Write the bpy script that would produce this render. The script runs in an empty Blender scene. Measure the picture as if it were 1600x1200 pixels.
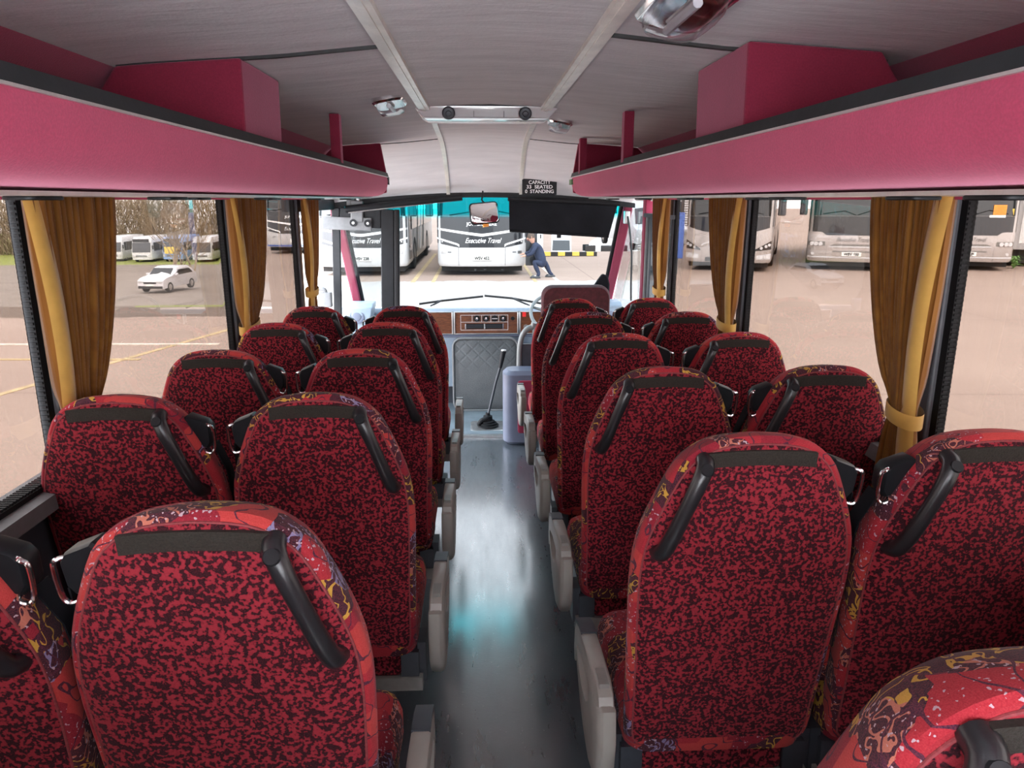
import bpy, bmesh, math, random
from mathutils import Vector, Matrix
random.seed(7)
sc = bpy.context.scene
COL = sc.collection
PI = math.pi

# ------------------------------------------------------------------ camera
FPX = 1150.0
pitch = math.atan(288 / FPX)
yaw = math.atan(52 / FPX * math.cos(pitch))
cF = Vector((math.sin(yaw) * math.cos(pitch), math.cos(yaw) * math.cos(pitch), -math.sin(pitch)))
cR = Vector((math.cos(yaw), -math.sin(yaw), 0))
cU = cR.cross(cF)
EYE = Vector((0, 0, 1.34))
cam = bpy.data.cameras.new('camera')
cam.sensor_width = 36
cam.lens = FPX / 1600 * 36
cam.clip_start = 0.02
cam.clip_end = 600
camo = bpy.data.objects.new('camera', cam)
COL.objects.link(camo)
camo.matrix_world = Matrix((cR, cU, -cF)).transposed().to_4x4()
camo.location = EYE
sc.camera = camo

# ------------------------------------------------------------------ light
sc.view_settings.view_transform = 'Standard'
sc.view_settings.look = 'None'
sc.view_settings.gamma = 1
sc.view_settings.use_curve_mapping = False
sc.view_settings.exposure = 1.95
sc.cycles.transparent_max_bounces = 32
sc.cycles.max_bounces = 14
sc.cycles.diffuse_bounces = 8

w = bpy.data.worlds.new('World')
sc.world = w
w.use_nodes = True
nt = w.node_tree
bg = nt.nodes['Background']
tc = nt.nodes.new('ShaderNodeTexCoord')
sep = nt.nodes.new('ShaderNodeSeparateXYZ')
rmp = nt.nodes.new('ShaderNodeValToRGB')
nt.links.new(tc.outputs['Generated'], sep.inputs[0])
nt.links.new(sep.outputs['Z'], rmp.inputs[0])
rmp.color_ramp.elements[0].position = 0.0
rmp.color_ramp.elements[0].color = (0.95, 0.96, 1.0, 1)
rmp.color_ramp.elements[1].position = 0.7
rmp.color_ramp.elements[1].color = (0.80, 0.88, 1.0, 1)
nt.links.new(rmp.outputs[0], bg.inputs['Color'])
bg.inputs['Strength'].default_value = 3.4

sun = bpy.data.lights.new('sun', 'SUN')
sun.energy = 2.6
sun.angle = math.radians(12)
sun.color = (1, 0.95, 0.88)
suno = bpy.data.objects.new('sun', sun)
COL.objects.link(suno)
suno.rotation_euler = (math.radians(40), math.radians(-12), math.radians(18))

# ------------------------------------------------------------------ materials
def nmat(name):
    m = bpy.data.materials.new(name)
    m.use_nodes = True
    t = m.node_tree
    return m, t, t.nodes['Principled BSDF']

def N(t, typ, **kw):
    n = t.nodes.new(typ)
    for k, v in kw.items():
        if k.startswith('i_'):
            n.inputs[int(k[2:])].default_value = v
        else:
            setattr(n, k, v)
    return n

def ramp(t, src, stops, interp='LINEAR'):
    r = t.nodes.new('ShaderNodeValToRGB')
    r.color_ramp.interpolation = interp
    e = r.color_ramp.elements
    while len(e) < len(stops):
        e.new(0.5)
    for k, (p, c) in enumerate(stops):
        e[k].position = p
        e[k].color = (*c, 1) if len(c) == 3 else c
    t.links.new(src, r.inputs[0])
    return r.outputs[0]

def noise(t, coord, scale, detail=2, rough=0.5, dist=0.0):
    n = t.nodes.new('ShaderNodeTexNoise')
    n.inputs['Scale'].default_value = scale
    n.inputs['Detail'].default_value = detail
    n.inputs['Roughness'].default_value = rough
    n.inputs['Distortion'].default_value = dist
    if coord is not None:
        t.links.new(coord, n.inputs['Vector'])
    return n

def mixc(t, fac, a, b):
    m = t.nodes.new('ShaderNodeMix')
    m.data_type = 'RGBA'
    for s, v in ((m.inputs[0], fac), (m.inputs[6], a), (m.inputs[7], b)):
        if hasattr(v, 'node'):
            t.links.new(v, s)
        elif isinstance(v, (int, float)):
            s.default_value = v
        else:
            s.default_value = (*v, 1)
    return m.outputs[2]

def math_(t, op, a, b=0.0, clamp=False):
    m = t.nodes.new('ShaderNodeMath')
    m.operation = op
    m.use_clamp = clamp
    for s, v in ((m.inputs[0], a), (m.inputs[1], b)):
        if hasattr(v, 'node'):
            t.links.new(v, s)
        else:
            s.default_value = v
    return m.outputs[0]

def bump(t, bs, h, strength=0.3, dist=0.01):
    b = t.nodes.new('ShaderNodeBump')
    b.inputs['Strength'].default_value = strength
    b.inputs['Distance'].default_value = dist
    t.links.new(h, b.inputs['Height'])
    t.links.new(b.outputs[0], bs.inputs['Normal'])

def objcoord(t):
    return t.nodes.new('ShaderNodeTexCoord').outputs['Object']

def simple(name, col, rough=0.5, metal=0.0, var=0.0, scale=20, bmp=0.0, spec=0.5, sheen=0.0, coat=0.0):
    m, t, b = nmat(name)
    b.inputs['Base Color'].default_value = (*col, 1)
    b.inputs['Roughness'].default_value = rough
    b.inputs['Metallic'].default_value = metal
    b.inputs['Specular IOR Level'].default_value = spec
    b.inputs['Sheen Weight'].default_value = sheen
    b.inputs['Coat Weight'].default_value = coat
    if var or bmp:
        n = noise(t, objcoord(t), scale, 4, 0.6)
        if var:
            o = ramp(t, n.outputs['Fac'], [(0.3, tuple(c * (1 - var) for c in col)), (0.7, tuple(min(1, c * (1 + var)) for c in col))])
            t.links.new(o, b.inputs['Base Color'])
        if bmp:
            bump(t, b, n.outputs['Fac'], bmp)
    return m

M = {}
M['black'] = simple('black_plastic', (0.010, 0.011, 0.013), 0.42, var=0.2, scale=30, spec=0.25)
M['rubber'] = simple('black_rubber', (0.010, 0.010, 0.011), 0.65, bmp=0.1, scale=60, spec=0.25)
M['grip'] = simple('handle_plastic', (0.014, 0.014, 0.016), 0.3, bmp=0.05, scale=200)
M['dgrey'] = simple('dark_grey_plastic', (0.035, 0.04, 0.05), 0.45, var=0.2)
M['mgrey'] = simple('mid_grey_plastic', (0.15, 0.155, 0.16), 0.5, var=0.15)
M['pillar'] = simple('grey_pillar', (0.11, 0.115, 0.125), 0.5, var=0.15)
M['armgrey'] = simple('warm_grey_plastic', (0.27, 0.255, 0.23), 0.45, var=0.12, scale=8)
M['rail'] = simple('grey_painted_steel', (0.20, 0.195, 0.18), 0.45, var=0.15)
M['strip'] = simple('cream_aluminium_strip', (0.80, 0.76, 0.68), 0.28, 0.2, var=0.12, scale=12)
M['chrome'] = simple('chrome', (0.85, 0.85, 0.86), 0.15, 1.0, var=0.05)
M['steel'] = simple('brushed_steel', (0.6, 0.6, 0.6), 0.35, 1.0, var=0.15)
M['silverline'] = simple('silver_trim', (0.75, 0.74, 0.72), 0.3, 0.6, var=0.1)
M['plush'] = None
M['lipdark'] = simple('dark_rack_lip', (0.014, 0.018, 0.021), 0.6, var=0.2, bmp=0.05, scale=40)
M['velcro'] = simple('brown_carpet_strip', (0.018, 0.014, 0.010), 0.95, var=0.3, bmp=0.4, scale=300)
M['white'] = simple('white_paint', (0.60, 0.61, 0.62), 0.35, var=0.04, coat=0.4)
M['hatch'] = simple('glossy_white_panel', (0.78, 0.79, 0.79), 0.18, 0.25, var=0.04, spec=0.8, coat=0.5)
M['offwhite'] = simple('off_white_plastic', (0.70, 0.71, 0.70), 0.4, var=0.06)
M['bluegrey'] = simple('blue_grey_plastic', (0.115, 0.13, 0.185), 0.45, var=0.1, scale=6)
M['paleblue'] = simple('pale_blue_grey_plastic', (0.24, 0.30, 0.37), 0.45, var=0.08)
M['greywheel'] = simple('grey_wheel_rim', (0.20, 0.215, 0.215), 0.35, var=0.1)
M['blind'] = simple('black_blind_fabric', (0.010, 0.011, 0.014), 0.8, spec=0.15, var=0.3, scale=6, bmp=0.1)
M['seamdark'] = simple('dark_seam', (0.02, 0.02, 0.02), 0.6, var=0.1)
M['coachblack'] = simple('coach_black_paint', (0.016, 0.018, 0.022), 0.25, var=0.2, coat=0.6)
M['coachsilver'] = simple('coach_silver_paint', (0.50, 0.47, 0.45), 0.3, 0.25, var=0.05, coat=0.5)
M['coachglass'] = simple('coach_dark_glass', (0.02, 0.024, 0.026), 0.06, var=0.1, spec=0.9)
M['tyre'] = simple('tyre_rubber', (0.018, 0.018, 0.018), 0.85, bmp=0.2, scale=40)
M['plate'] = simple('number_plate_white', (0.86, 0.86, 0.82), 0.4, var=0.03)
M['ink'] = simple('black_lettering', (0.02, 0.02, 0.02), 0.6, var=0.1)
M['greyink'] = simple('grey_lettering', (0.22, 0.21, 0.2), 0.5, var=0.1)
M['whiteink'] = simple('white_lettering', (0.9, 0.9, 0.9), 0.5, var=0.02)
M['lens'] = simple('headlamp_lens', (0.75, 0.77, 0.78), 0.12, 0.5, var=0.1)
M['blue'] = simple('blue_paint', (0.06, 0.13, 0.42), 0.35, var=0.1, coat=0.3)
M['lblue'] = simple('light_blue_paint', (0.25, 0.40, 0.72), 0.35, var=0.1, coat=0.3)
M['yellow'] = simple('yellow_panel', (0.75, 0.55, 0.10), 0.5, var=0.1)
M['orange'] = simple('orange_notice', (0.9, 0.35, 0.06), 0.5, var=0.1)
M['yline'] = simple('worn_yellow_line', (0.42, 0.32, 0.17), 0.8, var=0.25, scale=6)
M['wline'] = simple('worn_pale_line', (0.62, 0.55, 0.46), 0.8, var=0.25, scale=6)
M['bark'] = simple('bare_branch_bark', (0.30, 0.235, 0.16), 0.9, var=0.35, scale=3)
M['navy'] = simple('navy_cloth', (0.02, 0.03, 0.065), 0.85, var=0.25, scale=25)
M['skin'] = simple('skin', (0.55, 0.30, 0.22), 0.55, var=0.08)
M['hair'] = simple('grey_brown_hair', (0.09, 0.065, 0.05), 0.7, var=0.3, scale=60)
M['carpaint'] = simple('silver_white_car_paint', (0.66, 0.66, 0.68), 0.3, 0.2, var=0.04, coat=0.7)
M['clad'] = simple('pale_cladding', (0.72, 0.72, 0.72), 0.5, var=0.05)
M['redtab'] = simple('red_switch', (0.75, 0.03, 0.03), 0.4, var=0.05)
M['amber'] = simple('amber_knob', (0.75, 0.30, 0.06), 0.4, var=0.05)
M['green'] = simple('green_tag', (0.10, 0.20, 0.08), 0.6, var=0.1)
M['mirror'] = simple('mirror_face', (0.92, 0.92, 0.92), 0.02, 1.0, var=0.01)

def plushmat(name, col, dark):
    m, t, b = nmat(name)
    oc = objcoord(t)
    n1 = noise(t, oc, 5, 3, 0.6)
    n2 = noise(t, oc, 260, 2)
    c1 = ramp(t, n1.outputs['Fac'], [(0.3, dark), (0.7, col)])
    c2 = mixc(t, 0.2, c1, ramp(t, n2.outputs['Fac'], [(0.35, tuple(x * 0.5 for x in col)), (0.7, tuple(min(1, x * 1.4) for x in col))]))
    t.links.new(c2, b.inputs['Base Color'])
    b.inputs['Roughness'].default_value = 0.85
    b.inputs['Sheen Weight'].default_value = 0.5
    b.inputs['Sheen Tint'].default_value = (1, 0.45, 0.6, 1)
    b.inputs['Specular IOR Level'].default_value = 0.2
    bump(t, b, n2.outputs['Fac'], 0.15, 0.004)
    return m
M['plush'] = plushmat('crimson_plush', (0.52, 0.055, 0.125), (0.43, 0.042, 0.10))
M['plushshade'] = plushmat('shaded_crimson_plush', (0.23, 0.018, 0.046), (0.18, 0.013, 0.035))  # crimson plush with shade put into its colour, for boxes, coves and hangers
M['pillarred'] = plushmat('crimson_pillar_cloth', (0.22, 0.022, 0.052), (0.18, 0.017, 0.042))

def seatmat():
    m, t, b = nmat('seat_speckle_moquette')
    oc = objcoord(t)
    oi = t.nodes.new('ShaderNodeObjectInfo')
    add = N(t, 'ShaderNodeVectorMath', operation='ADD')
    sc_ = N(t, 'ShaderNodeVectorMath', operation='SCALE')
    cmb = t.nodes.new('ShaderNodeCombineXYZ')
    t.links.new(oi.outputs['Random'], cmb.inputs[0]); t.links.new(oi.outputs['Random'], cmb.inputs[2])
    t.links.new(cmb.outputs[0], sc_.inputs[0]); sc_.inputs['Scale'].default_value = 7
    t.links.new(oc, add.inputs[0]); t.links.new(sc_.outputs[0], add.inputs[1])
    v = add.outputs[0]
    n1 = noise(t, v, 135, 1.5, 0.5)
    n2 = noise(t, v, 9, 2)
    n3 = noise(t, v, 600, 1)
    thr = math_(t, 'ADD', n1.outputs['Fac'], math_(t, 'MULTIPLY', math_(t, 'SUBTRACT', n2.outputs['Fac'], 0.5), 0.12))
    spk = ramp(t, thr, [(0.475, (0.007, 0.0025, 0.005)), (0.52, (0.20, 0.014, 0.023)), (0.62, (0.28, 0.022, 0.034))])
    c = mixc(t, 0.13, spk, ramp(t, n3.outputs['Fac'], [(0.3, (0.03, 0.004, 0.008)), (0.7, (0.34, 0.04, 0.055))]))
    t.links.new(c, b.inputs['Base Color'])
    b.inputs['Roughness'].default_value = 0.9
    b.inputs['Sheen Weight'].default_value = 0.05
    b.inputs['Specular IOR Level'].default_value = 0.15
    bump(t, b, n3.outputs['Fac'], 0.3, 0.002)
    return m
M['speckle'] = seatmat()

def patternmat():
    m, t, b = nmat('seat_patterned_moquette')
    oc = objcoord(t)
    oi = t.nodes.new('ShaderNodeObjectInfo')
    cmb = t.nodes.new('ShaderNodeCombineXYZ')
    for k in range(3): t.links.new(oi.outputs['Random'], cmb.inputs[k])
    sc_ = N(t, 'ShaderNodeVectorMath', operation='SCALE'); sc_.inputs['Scale'].default_value = 5
    t.links.new(cmb.outputs[0], sc_.inputs[0])
    add = N(t, 'ShaderNodeVectorMath', operation='ADD')
    t.links.new(oc, add.inputs[0]); t.links.new(sc_.outputs[0], add.inputs[1])
    v = add.outputs[0]
    wn = noise(t, v, 8, 1)
    wv = N(t, 'ShaderNodeVectorMath', operation='SCALE'); wv.inputs['Scale'].default_value = 0.05
    t.links.new(wn.outputs['Color'], wv.inputs[0])
    ad2 = N(t, 'ShaderNodeVectorMath', operation='ADD')
    t.links.new(v, ad2.inputs[0]); t.links.new(wv.outputs[0], ad2.inputs[1])
    vo = t.nodes.new('ShaderNodeTexVoronoi'); vo.distance = 'CHEBYCHEV'
    vo.inputs['Scale'].default_value = 13
    t.links.new(ad2.outputs[0], vo.inputs['Vector'])
    sp = t.nodes.new('ShaderNodeSeparateColor'); t.links.new(vo.outputs['Color'], sp.inputs[0])
    dark = ramp(t, sp.outputs[0], [(0.0, (0, 0, 0)), (0.62, (1, 1, 1))], 'CONSTANT')
    redc = ramp(t, sp.outputs[1], [(0.0, (0.30, 0.016, 0.026)), (0.5, (0.40, 0.04, 0.036)), (0.85, (0.20, 0.009, 0.022))], 'CONSTANT')
    n1 = noise(t, v, 34, 1.2, 0.5, 0.8)
    line = math_(t, 'LESS_THAN', math_(t, 'ABSOLUTE', math_(t, 'SUBTRACT', n1.outputs['Fac'], 0.5)), 0.030)
    scrib = mixc(t, line, (0.010, 0.009, 0.018), ramp(t, sp.outputs[2], [(0.0, (0.46, 0.28, 0.04)), (0.6, (0.42, 0.15, 0.10)), (0.88, (0.16, 0.17, 0.30))], 'CONSTANT'))
    c = mixc(t, dark, redc, scrib)
    n4 = noise(t, v, 150, 1)
    fl = math_(t, 'MULTIPLY', math_(t, 'GREATER_THAN', n4.outputs['Fac'], 0.66), math_(t, 'GREATER_THAN', sp.outputs[2], 0.6))
    c = mixc(t, fl, c, (0.42, 0.34, 0.38))
    n5 = noise(t, v, 18, 0.5, 0.5, 0.3)
    l2 = math_(t, 'LESS_THAN', math_(t, 'ABSOLUTE', math_(t, 'SUBTRACT', n5.outputs['Fac'], 0.47)), 0.012)
    c = mixc(t, l2, c, (0.03, 0.012, 0.03))
    n3 = noise(t, v, 600, 1)
    c = mixc(t, 0.15, c, ramp(t, n3.outputs['Fac'], [(0.3, (0.05, 0.006, 0.012)), (0.7, (0.6, 0.1, 0.1))]))
    t.links.new(c, b.inputs['Base Color'])
    b.inputs['Roughness'].default_value = 0.9
    b.inputs['Sheen Weight'].default_value = 0.06
    b.inputs['Specular IOR Level'].default_value = 0.15
    bump(t, b, n3.outputs['Fac'], 0.3, 0.002)
    return m
M['pattern'] = patternmat()

def ceilmat():
    m, t, b = nmat('grey_headlining')
    oc = objcoord(t)
    mp = N(t, 'ShaderNodeMapping'); mp.inputs['Scale'].default_value = (1.2, 5, 3)
    t.links.new(oc, mp.inputs[0])
    n1 = noise(t, mp.outputs[0], 2.2, 4, 0.6)
    n2 = noise(t, oc, 120, 2)
    c = ramp(t, n1.outputs['Fac'], [(0.3, (0.64, 0.635, 0.65)), (0.7, (0.74, 0.73, 0.745))])
    t.links.new(c, b.inputs['Base Color'])
    b.inputs['Roughness'].default_value = 0.8
    b.inputs['Specular IOR Level'].default_value = 0.25
    h = math_(t, 'ADD', n1.outputs['Fac'], math_(t, 'MULTIPLY', n2.outputs['Fac'], 0.08))
    bump(t, b, h, 0.3, 0.02)
    return m
M['ceil'] = ceilmat()

def floormat():
    m, t, b = nmat('dark_wet_look_vinyl')
    oc = objcoord(t)
    n1 = noise(t, oc, 3.5, 5, 0.65)
    n2 = noise(t, oc, 90, 2)
    mp = N(t, 'ShaderNodeMapping'); mp.inputs['Scale'].default_value = (9, 1.5, 1)
    t.links.new(oc, mp.inputs[0])
    n3 = noise(t, mp.outputs[0], 2, 5, 0.7)
    c = ramp(t, n1.outputs['Fac'], [(0.3, (0.040, 0.052, 0.060)), (0.7, (0.062, 0.078, 0.088))])
    sp = math_(t, 'GREATER_THAN', n2.outputs['Fac'], 0.74)
    c = mixc(t, math_(t, 'MULTIPLY', sp, 0.4), c, (0.35, 0.36, 0.36))
    t.links.new(c, b.inputs['Base Color'])
    r = ramp(t, n3.outputs['Fac'], [(0.3, (0.22,) * 3), (0.7, (0.46,) * 3)])
    t.links.new(r, b.inputs['Roughness'])
    b.inputs['Specular IOR Level'].default_value = 0.8
    b.inputs['Coat Weight'].default_value = 1.0
    b.inputs['Coat Roughness'].default_value = 0.16
    b.inputs['Coat IOR'].default_value = 1.8
    bump(t, b, n2.outputs['Fac'], 0.12, 0.004)
    return m
M['floor'] = floormat()
M['driverred'] = simple('driver_seat_moquette', (0.06, 0.008, 0.011), 0.9, var=0.35, scale=40, sheen=0.05)
M['leaf'] = simple('weed_leaf', (0.12, 0.25, 0.06), 0.6, var=0.3)
M['cabfloor'] = simple('blue_grey_cab_floor', (0.115, 0.145, 0.165), 0.5, var=0.25, scale=5, bmp=0.1)

def woodmat():
    m, t, b = nmat('walnut_dash_veneer')
    oc = objcoord(t)
    mp = N(t, 'ShaderNodeMapping'); mp.inputs['Scale'].default_value = (3, 10, 16)
    t.links.new(oc, mp.inputs[0])
    n1 = noise(t, mp.outputs[0], 5, 5, 0.65, 1.2)
    t.links.new(ramp(t, n1.outputs['Fac'], [(0.3, (0.055, 0.016, 0.008)), (0.55, (0.14, 0.046, 0.02)), (0.75, (0.21, 0.08, 0.035))]), b.inputs['Base Color'])
    b.inputs['Roughness'].default_value = 0.35
    return m
M['wood'] = woodmat()

def quiltmat():
    m, t, b = nmat('quilted_grey_vinyl')
    oc = objcoord(t)
    sp = t.nodes.new('ShaderNodeSeparateXYZ'); t.links.new(oc, sp.inputs[0])
    def tri(s):
        u = math_(t, 'ADD', math_(t, 'MULTIPLY', sp.outputs[0], 9), math_(t, 'MULTIPLY', sp.outputs[2], 9 * s))
        return math_(t, 'ABSOLUTE', math_(t, 'SUBTRACT', math_(t, 'FRACT', u), 0.5))
    ln = math_(t, 'MINIMUM', math_(t, 'SUBTRACT', 0.5, tri(1)), math_(t, 'SUBTRACT', 0.5, tri(-1)))
    hgt = math_(t, 'MULTIPLY', math_(t, 'MINIMUM', math_(t, 'MULTIPLY', ln, 6), 1.0), math_(t, 'MULTIPLY', math_(t, 'SUBTRACT', sp.outputs[2], 0.33), 6.0, True))
    n1 = noise(t, oc, 160, 3)
    n2 = noise(t, oc, 7, 4)
    t.links.new(mixc(t, 0.5, ramp(t, n2.outputs['Fac'], [(0.3, (0.055, 0.06, 0.063)), (0.7, (0.11, 0.115, 0.12))]),
                     ramp(t, n1.outputs['Fac'], [(0.3, (0.03, 0.033, 0.036)), (0.7, (0.15, 0.157, 0.162))])), b.inputs['Base Color'])
    b.inputs['Roughness'].default_value = 0.55
    bump(t, b, math_(t, 'ADD', hgt, math_(t, 'MULTIPLY', n1.outputs['Fac'], 0.2)), 0.45, 0.006)
    return m
M['quilt'] = quiltmat()

def curtainmat():
    m, t, b = nmat('gold_pleated_curtain')
    oc = objcoord(t)
    n1 = noise(t, oc, 220, 2)
    n2 = noise(t, oc, 6, 3)
    mp = N(t, 'ShaderNodeMapping'); mp.inputs['Scale'].default_value = (1, 38, 0.12)
    t.links.new(oc, mp.inputs[0])
    n4 = noise(t, mp.outputs[0], 1.6, 2, 0.6)
    c = ramp(t, n4.outputs['Fac'], [(0.32, (0.16, 0.058, 0.009)), (0.5, (0.215, 0.085, 0.012)), (0.68, (0.27, 0.115, 0.017))])  # darker stripes in the colour stand for shade between the pleats
    t.links.new(c, b.inputs['Base Color'])
    b.inputs['Roughness'].default_value = 0.75
    b.inputs['Sheen Weight'].default_value = 0.3
    b.inputs['Specular IOR Level'].default_value = 0.2
    bump(t, b, n1.outputs['Fac'], 0.2, 0.002)
    tr = t.nodes.new('ShaderNodeBsdfTranslucent')
    tr.inputs['Color'].default_value = (0.42, 0.16, 0.02, 1)
    mx = t.nodes.new('ShaderNodeMixShader'); mx.inputs[0].default_value = 0.15
    out = t.nodes['Material Output']
    t.links.new(b.outputs[0], mx.inputs[1]); t.links.new(tr.outputs[0], mx.inputs[2])
    t.links.new(mx.outputs[0], out.inputs[0])
    return m
M['curtain'] = curtainmat()

def glassmat(name, tint, band=None, f0=0.045, rough=0.0):
    m = bpy.data.materials.new(name); m.use_nodes = True
    t = m.node_tree
    t.nodes.clear()
    out = t.nodes.new('ShaderNodeOutputMaterial')
    trn = t.nodes.new('ShaderNodeBsdfTransparent')
    gl = t.nodes.new('ShaderNodeBsdfGlossy'); gl.inputs['Roughness'].default_value = rough
    lw = t.nodes.new('ShaderNodeLayerWeight'); lw.inputs['Blend'].default_value = 0.5
    p5 = math_(t, 'MULTIPLY', math_(t, 'POWER', lw.outputs['Facing'], 5), 0.75)
    fr = math_(t, 'ADD', math_(t, 'MULTIPLY', p5, 1 - f0), f0)
    mx = t.nodes.new('ShaderNodeMixShader')
    t.links.new(fr, mx.inputs[0]); t.links.new(trn.outputs[0], mx.inputs[1]); t.links.new(gl.outputs[0], mx.inputs[2])
    t.links.new(mx.outputs[0], out.inputs[0])
    trn.inputs['Color'].default_value = (*tint, 1)
    if band:
        oc = objcoord(t)
        sp = t.nodes.new('ShaderNodeSeparateXYZ'); t.links.new(oc, sp.inputs[0])
        z0, z1, col = band
        f = math_(t, 'DIVIDE', math_(t, 'SUBTRACT', sp.outputs[2], z0), z1 - z0, True)
        t.links.new(mixc(t, f, tint, col), trn.inputs['Color'])
    return m
M['sideglass'] = glassmat('tinted_side_glass', (0.432, 0.402, 0.382), None, 0.025)
M['clearglass'] = glassmat('clear_glass', (0.92, 0.94, 0.94), None, 0.007)
M['screenglass'] = glassmat('windscreen_glass', (0.235, 0.24, 0.24), (1.195, 1.235, (0.006, 0.38, 0.42)), 0.02)
M['drvglass'] = glassmat('driver_side_glass', (0.50, 0.51, 0.51), None, 0.02)
M['lampglass'] = glassmat('lamp_cover_glass', (0.9, 0.88, 0.9), None, 0.08, 0.05)

def groundmat():
    m, t, b = nmat('pink_concrete_yard')
    g = t.nodes.new('ShaderNodeNewGeometry')
    sp = t.nodes.new('ShaderNodeSeparateXYZ'); t.links.new(g.outputs['Position'], sp.inputs[0])
    X, Y = sp.outputs[0], sp.outputs[1]
    p = g.outputs['Position']
    n1 = noise(t, p, 0.5, 5, 0.6); n2 = noise(t, p, 30, 3, 0.7); n3 = noise(t, p, 1.3, 4, 0.6)
    conc = mixc(t, 0.35, ramp(t, n1.outputs['Fac'], [(0.3, (0.29, 0.215, 0.175)), (0.7, (0.36, 0.275, 0.225))]),
                ramp(t, n2.outputs['Fac'], [(0.3, (0.22, 0.16, 0.125)), (0.75, (0.39, 0.305, 0.255))]))
    # slab joints
    jx = math_(t, 'LESS_THAN', math_(t, 'ABSOLUTE', math_(t, 'SUBTRACT', math_(t, 'FRACT', math_(t, 'DIVIDE', X, 6.2)), 0.5)), 0.0022)
    jy = math_(t, 'LESS_THAN', math_(t, 'ABSOLUTE', math_(t, 'SUBTRACT', math_(t, 'FRACT', math_(t, 'DIVIDE', math_(t, 'ADD', Y, math_(t, 'MULTIPLY', X, 0.05)), 5.3)), 0.5)), 0.003)
    conc = mixc(t, math_(t, 'MULTIPLY', math_(t, 'MAXIMUM', jx, jy), 0.55), conc, (0.12, 0.085, 0.07))
    # ground ahead painted paler, standing for bright glare through the windscreen
    glare = math_(t, 'MULTIPLY', math_(t, 'GREATER_THAN', math_(t, 'ADD', Y, n3.outputs['Fac']), 8.5), math_(t, 'LESS_THAN', math_(t, 'ADD', Y, n3.outputs['Fac']), 20.2))
    glare = math_(t, 'MULTIPLY', glare, math_(t, 'LESS_THAN', math_(t, 'ABSOLUTE', X), math_(t, 'MULTIPLY', Y, 0.22)))
    near = math_(t, 'MULTIPLY', math_(t, 'LESS_THAN', math_(t, 'ABSOLUTE', X), 2.9), math_(t, 'LESS_THAN', Y, 4.6))  # unseen ground beside and behind, made paler to bounce light into the cabin
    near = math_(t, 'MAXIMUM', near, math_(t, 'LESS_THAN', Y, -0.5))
    conc = mixc(t, math_(t, 'MULTIPLY', glare, 0.85), conc, ramp(t, n2.outputs['Fac'], [(0.3, (0.37, 0.36, 0.345)), (0.7, (0.45, 0.44, 0.42))]))
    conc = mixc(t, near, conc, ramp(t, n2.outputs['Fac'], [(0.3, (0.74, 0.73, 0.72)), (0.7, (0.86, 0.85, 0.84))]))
    # muddy verge to the left
    e = math_(t, 'ADD', X, math_(t, 'MULTIPLY', Y, 0.335))
    e = math_(t, 'ADD', e, math_(t, 'MULTIPLY', math_(t, 'SUBTRACT', n3.outputs['Fac'], 0.5), 0.6))
    mv = math_(t, 'MULTIPLY', math_(t, 'LESS_THAN', e, 0.0), math_(t, 'GREATER_THAN', math_(t, 'ADD', Y, math_(t, 'MULTIPLY', n3.outputs['Fac'], 0.5)), 14.0))
    mud = mixc(t, 0.6, ramp(t, n1.outputs['Fac'], [(0.3, (0.11, 0.08, 0.062)), (0.7, (0.18, 0.14, 0.11))]),
               ramp(t, n2.outputs['Fac'], [(0.3, (0.06, 0.043, 0.034)), (0.75, (0.24, 0.18, 0.14))]))
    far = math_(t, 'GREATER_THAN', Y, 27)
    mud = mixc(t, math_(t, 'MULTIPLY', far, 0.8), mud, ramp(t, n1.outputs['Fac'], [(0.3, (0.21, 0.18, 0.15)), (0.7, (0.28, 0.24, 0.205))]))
    gb = math_(t, 'LESS_THAN', math_(t, 'ABSOLUTE', math_(t, 'SUBTRACT', Y, math_(t, 'ADD', 25.5, math_(t, 'MULTIPLY', n1.outputs['Fac'], 2.0)))), 2.0)
    gb = math_(t, 'MULTIPLY', gb, math_(t, 'GREATER_THAN', math_(t, 'ADD', X, math_(t, 'MULTIPLY', Y, 0.46)), 0))
    gb2 = math_(t, 'GREATER_THAN', Y, 86)
    gg = math_(t, 'MULTIPLY', math_(t, 'MAXIMUM', gb, gb2), math_(t, 'GREATER_THAN', n3.outputs['Fac'], 0.40))
    mud = mixc(t, gg, mud, ramp(t, n2.outputs['Fac'], [(0.3, (0.14, 0.17, 0.035)), (0.7, (0.30, 0.33, 0.09))]))
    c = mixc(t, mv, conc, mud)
    t.links.new(c, b.inputs['Base Color'])
    b.inputs['Roughness'].default_value = 0.85
    b.inputs['Specular IOR Level'].default_value = 0.25
    bump(t, b, n2.outputs['Fac'], 0.35, 0.02)
    return m
M['ground'] = groundmat()

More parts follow.
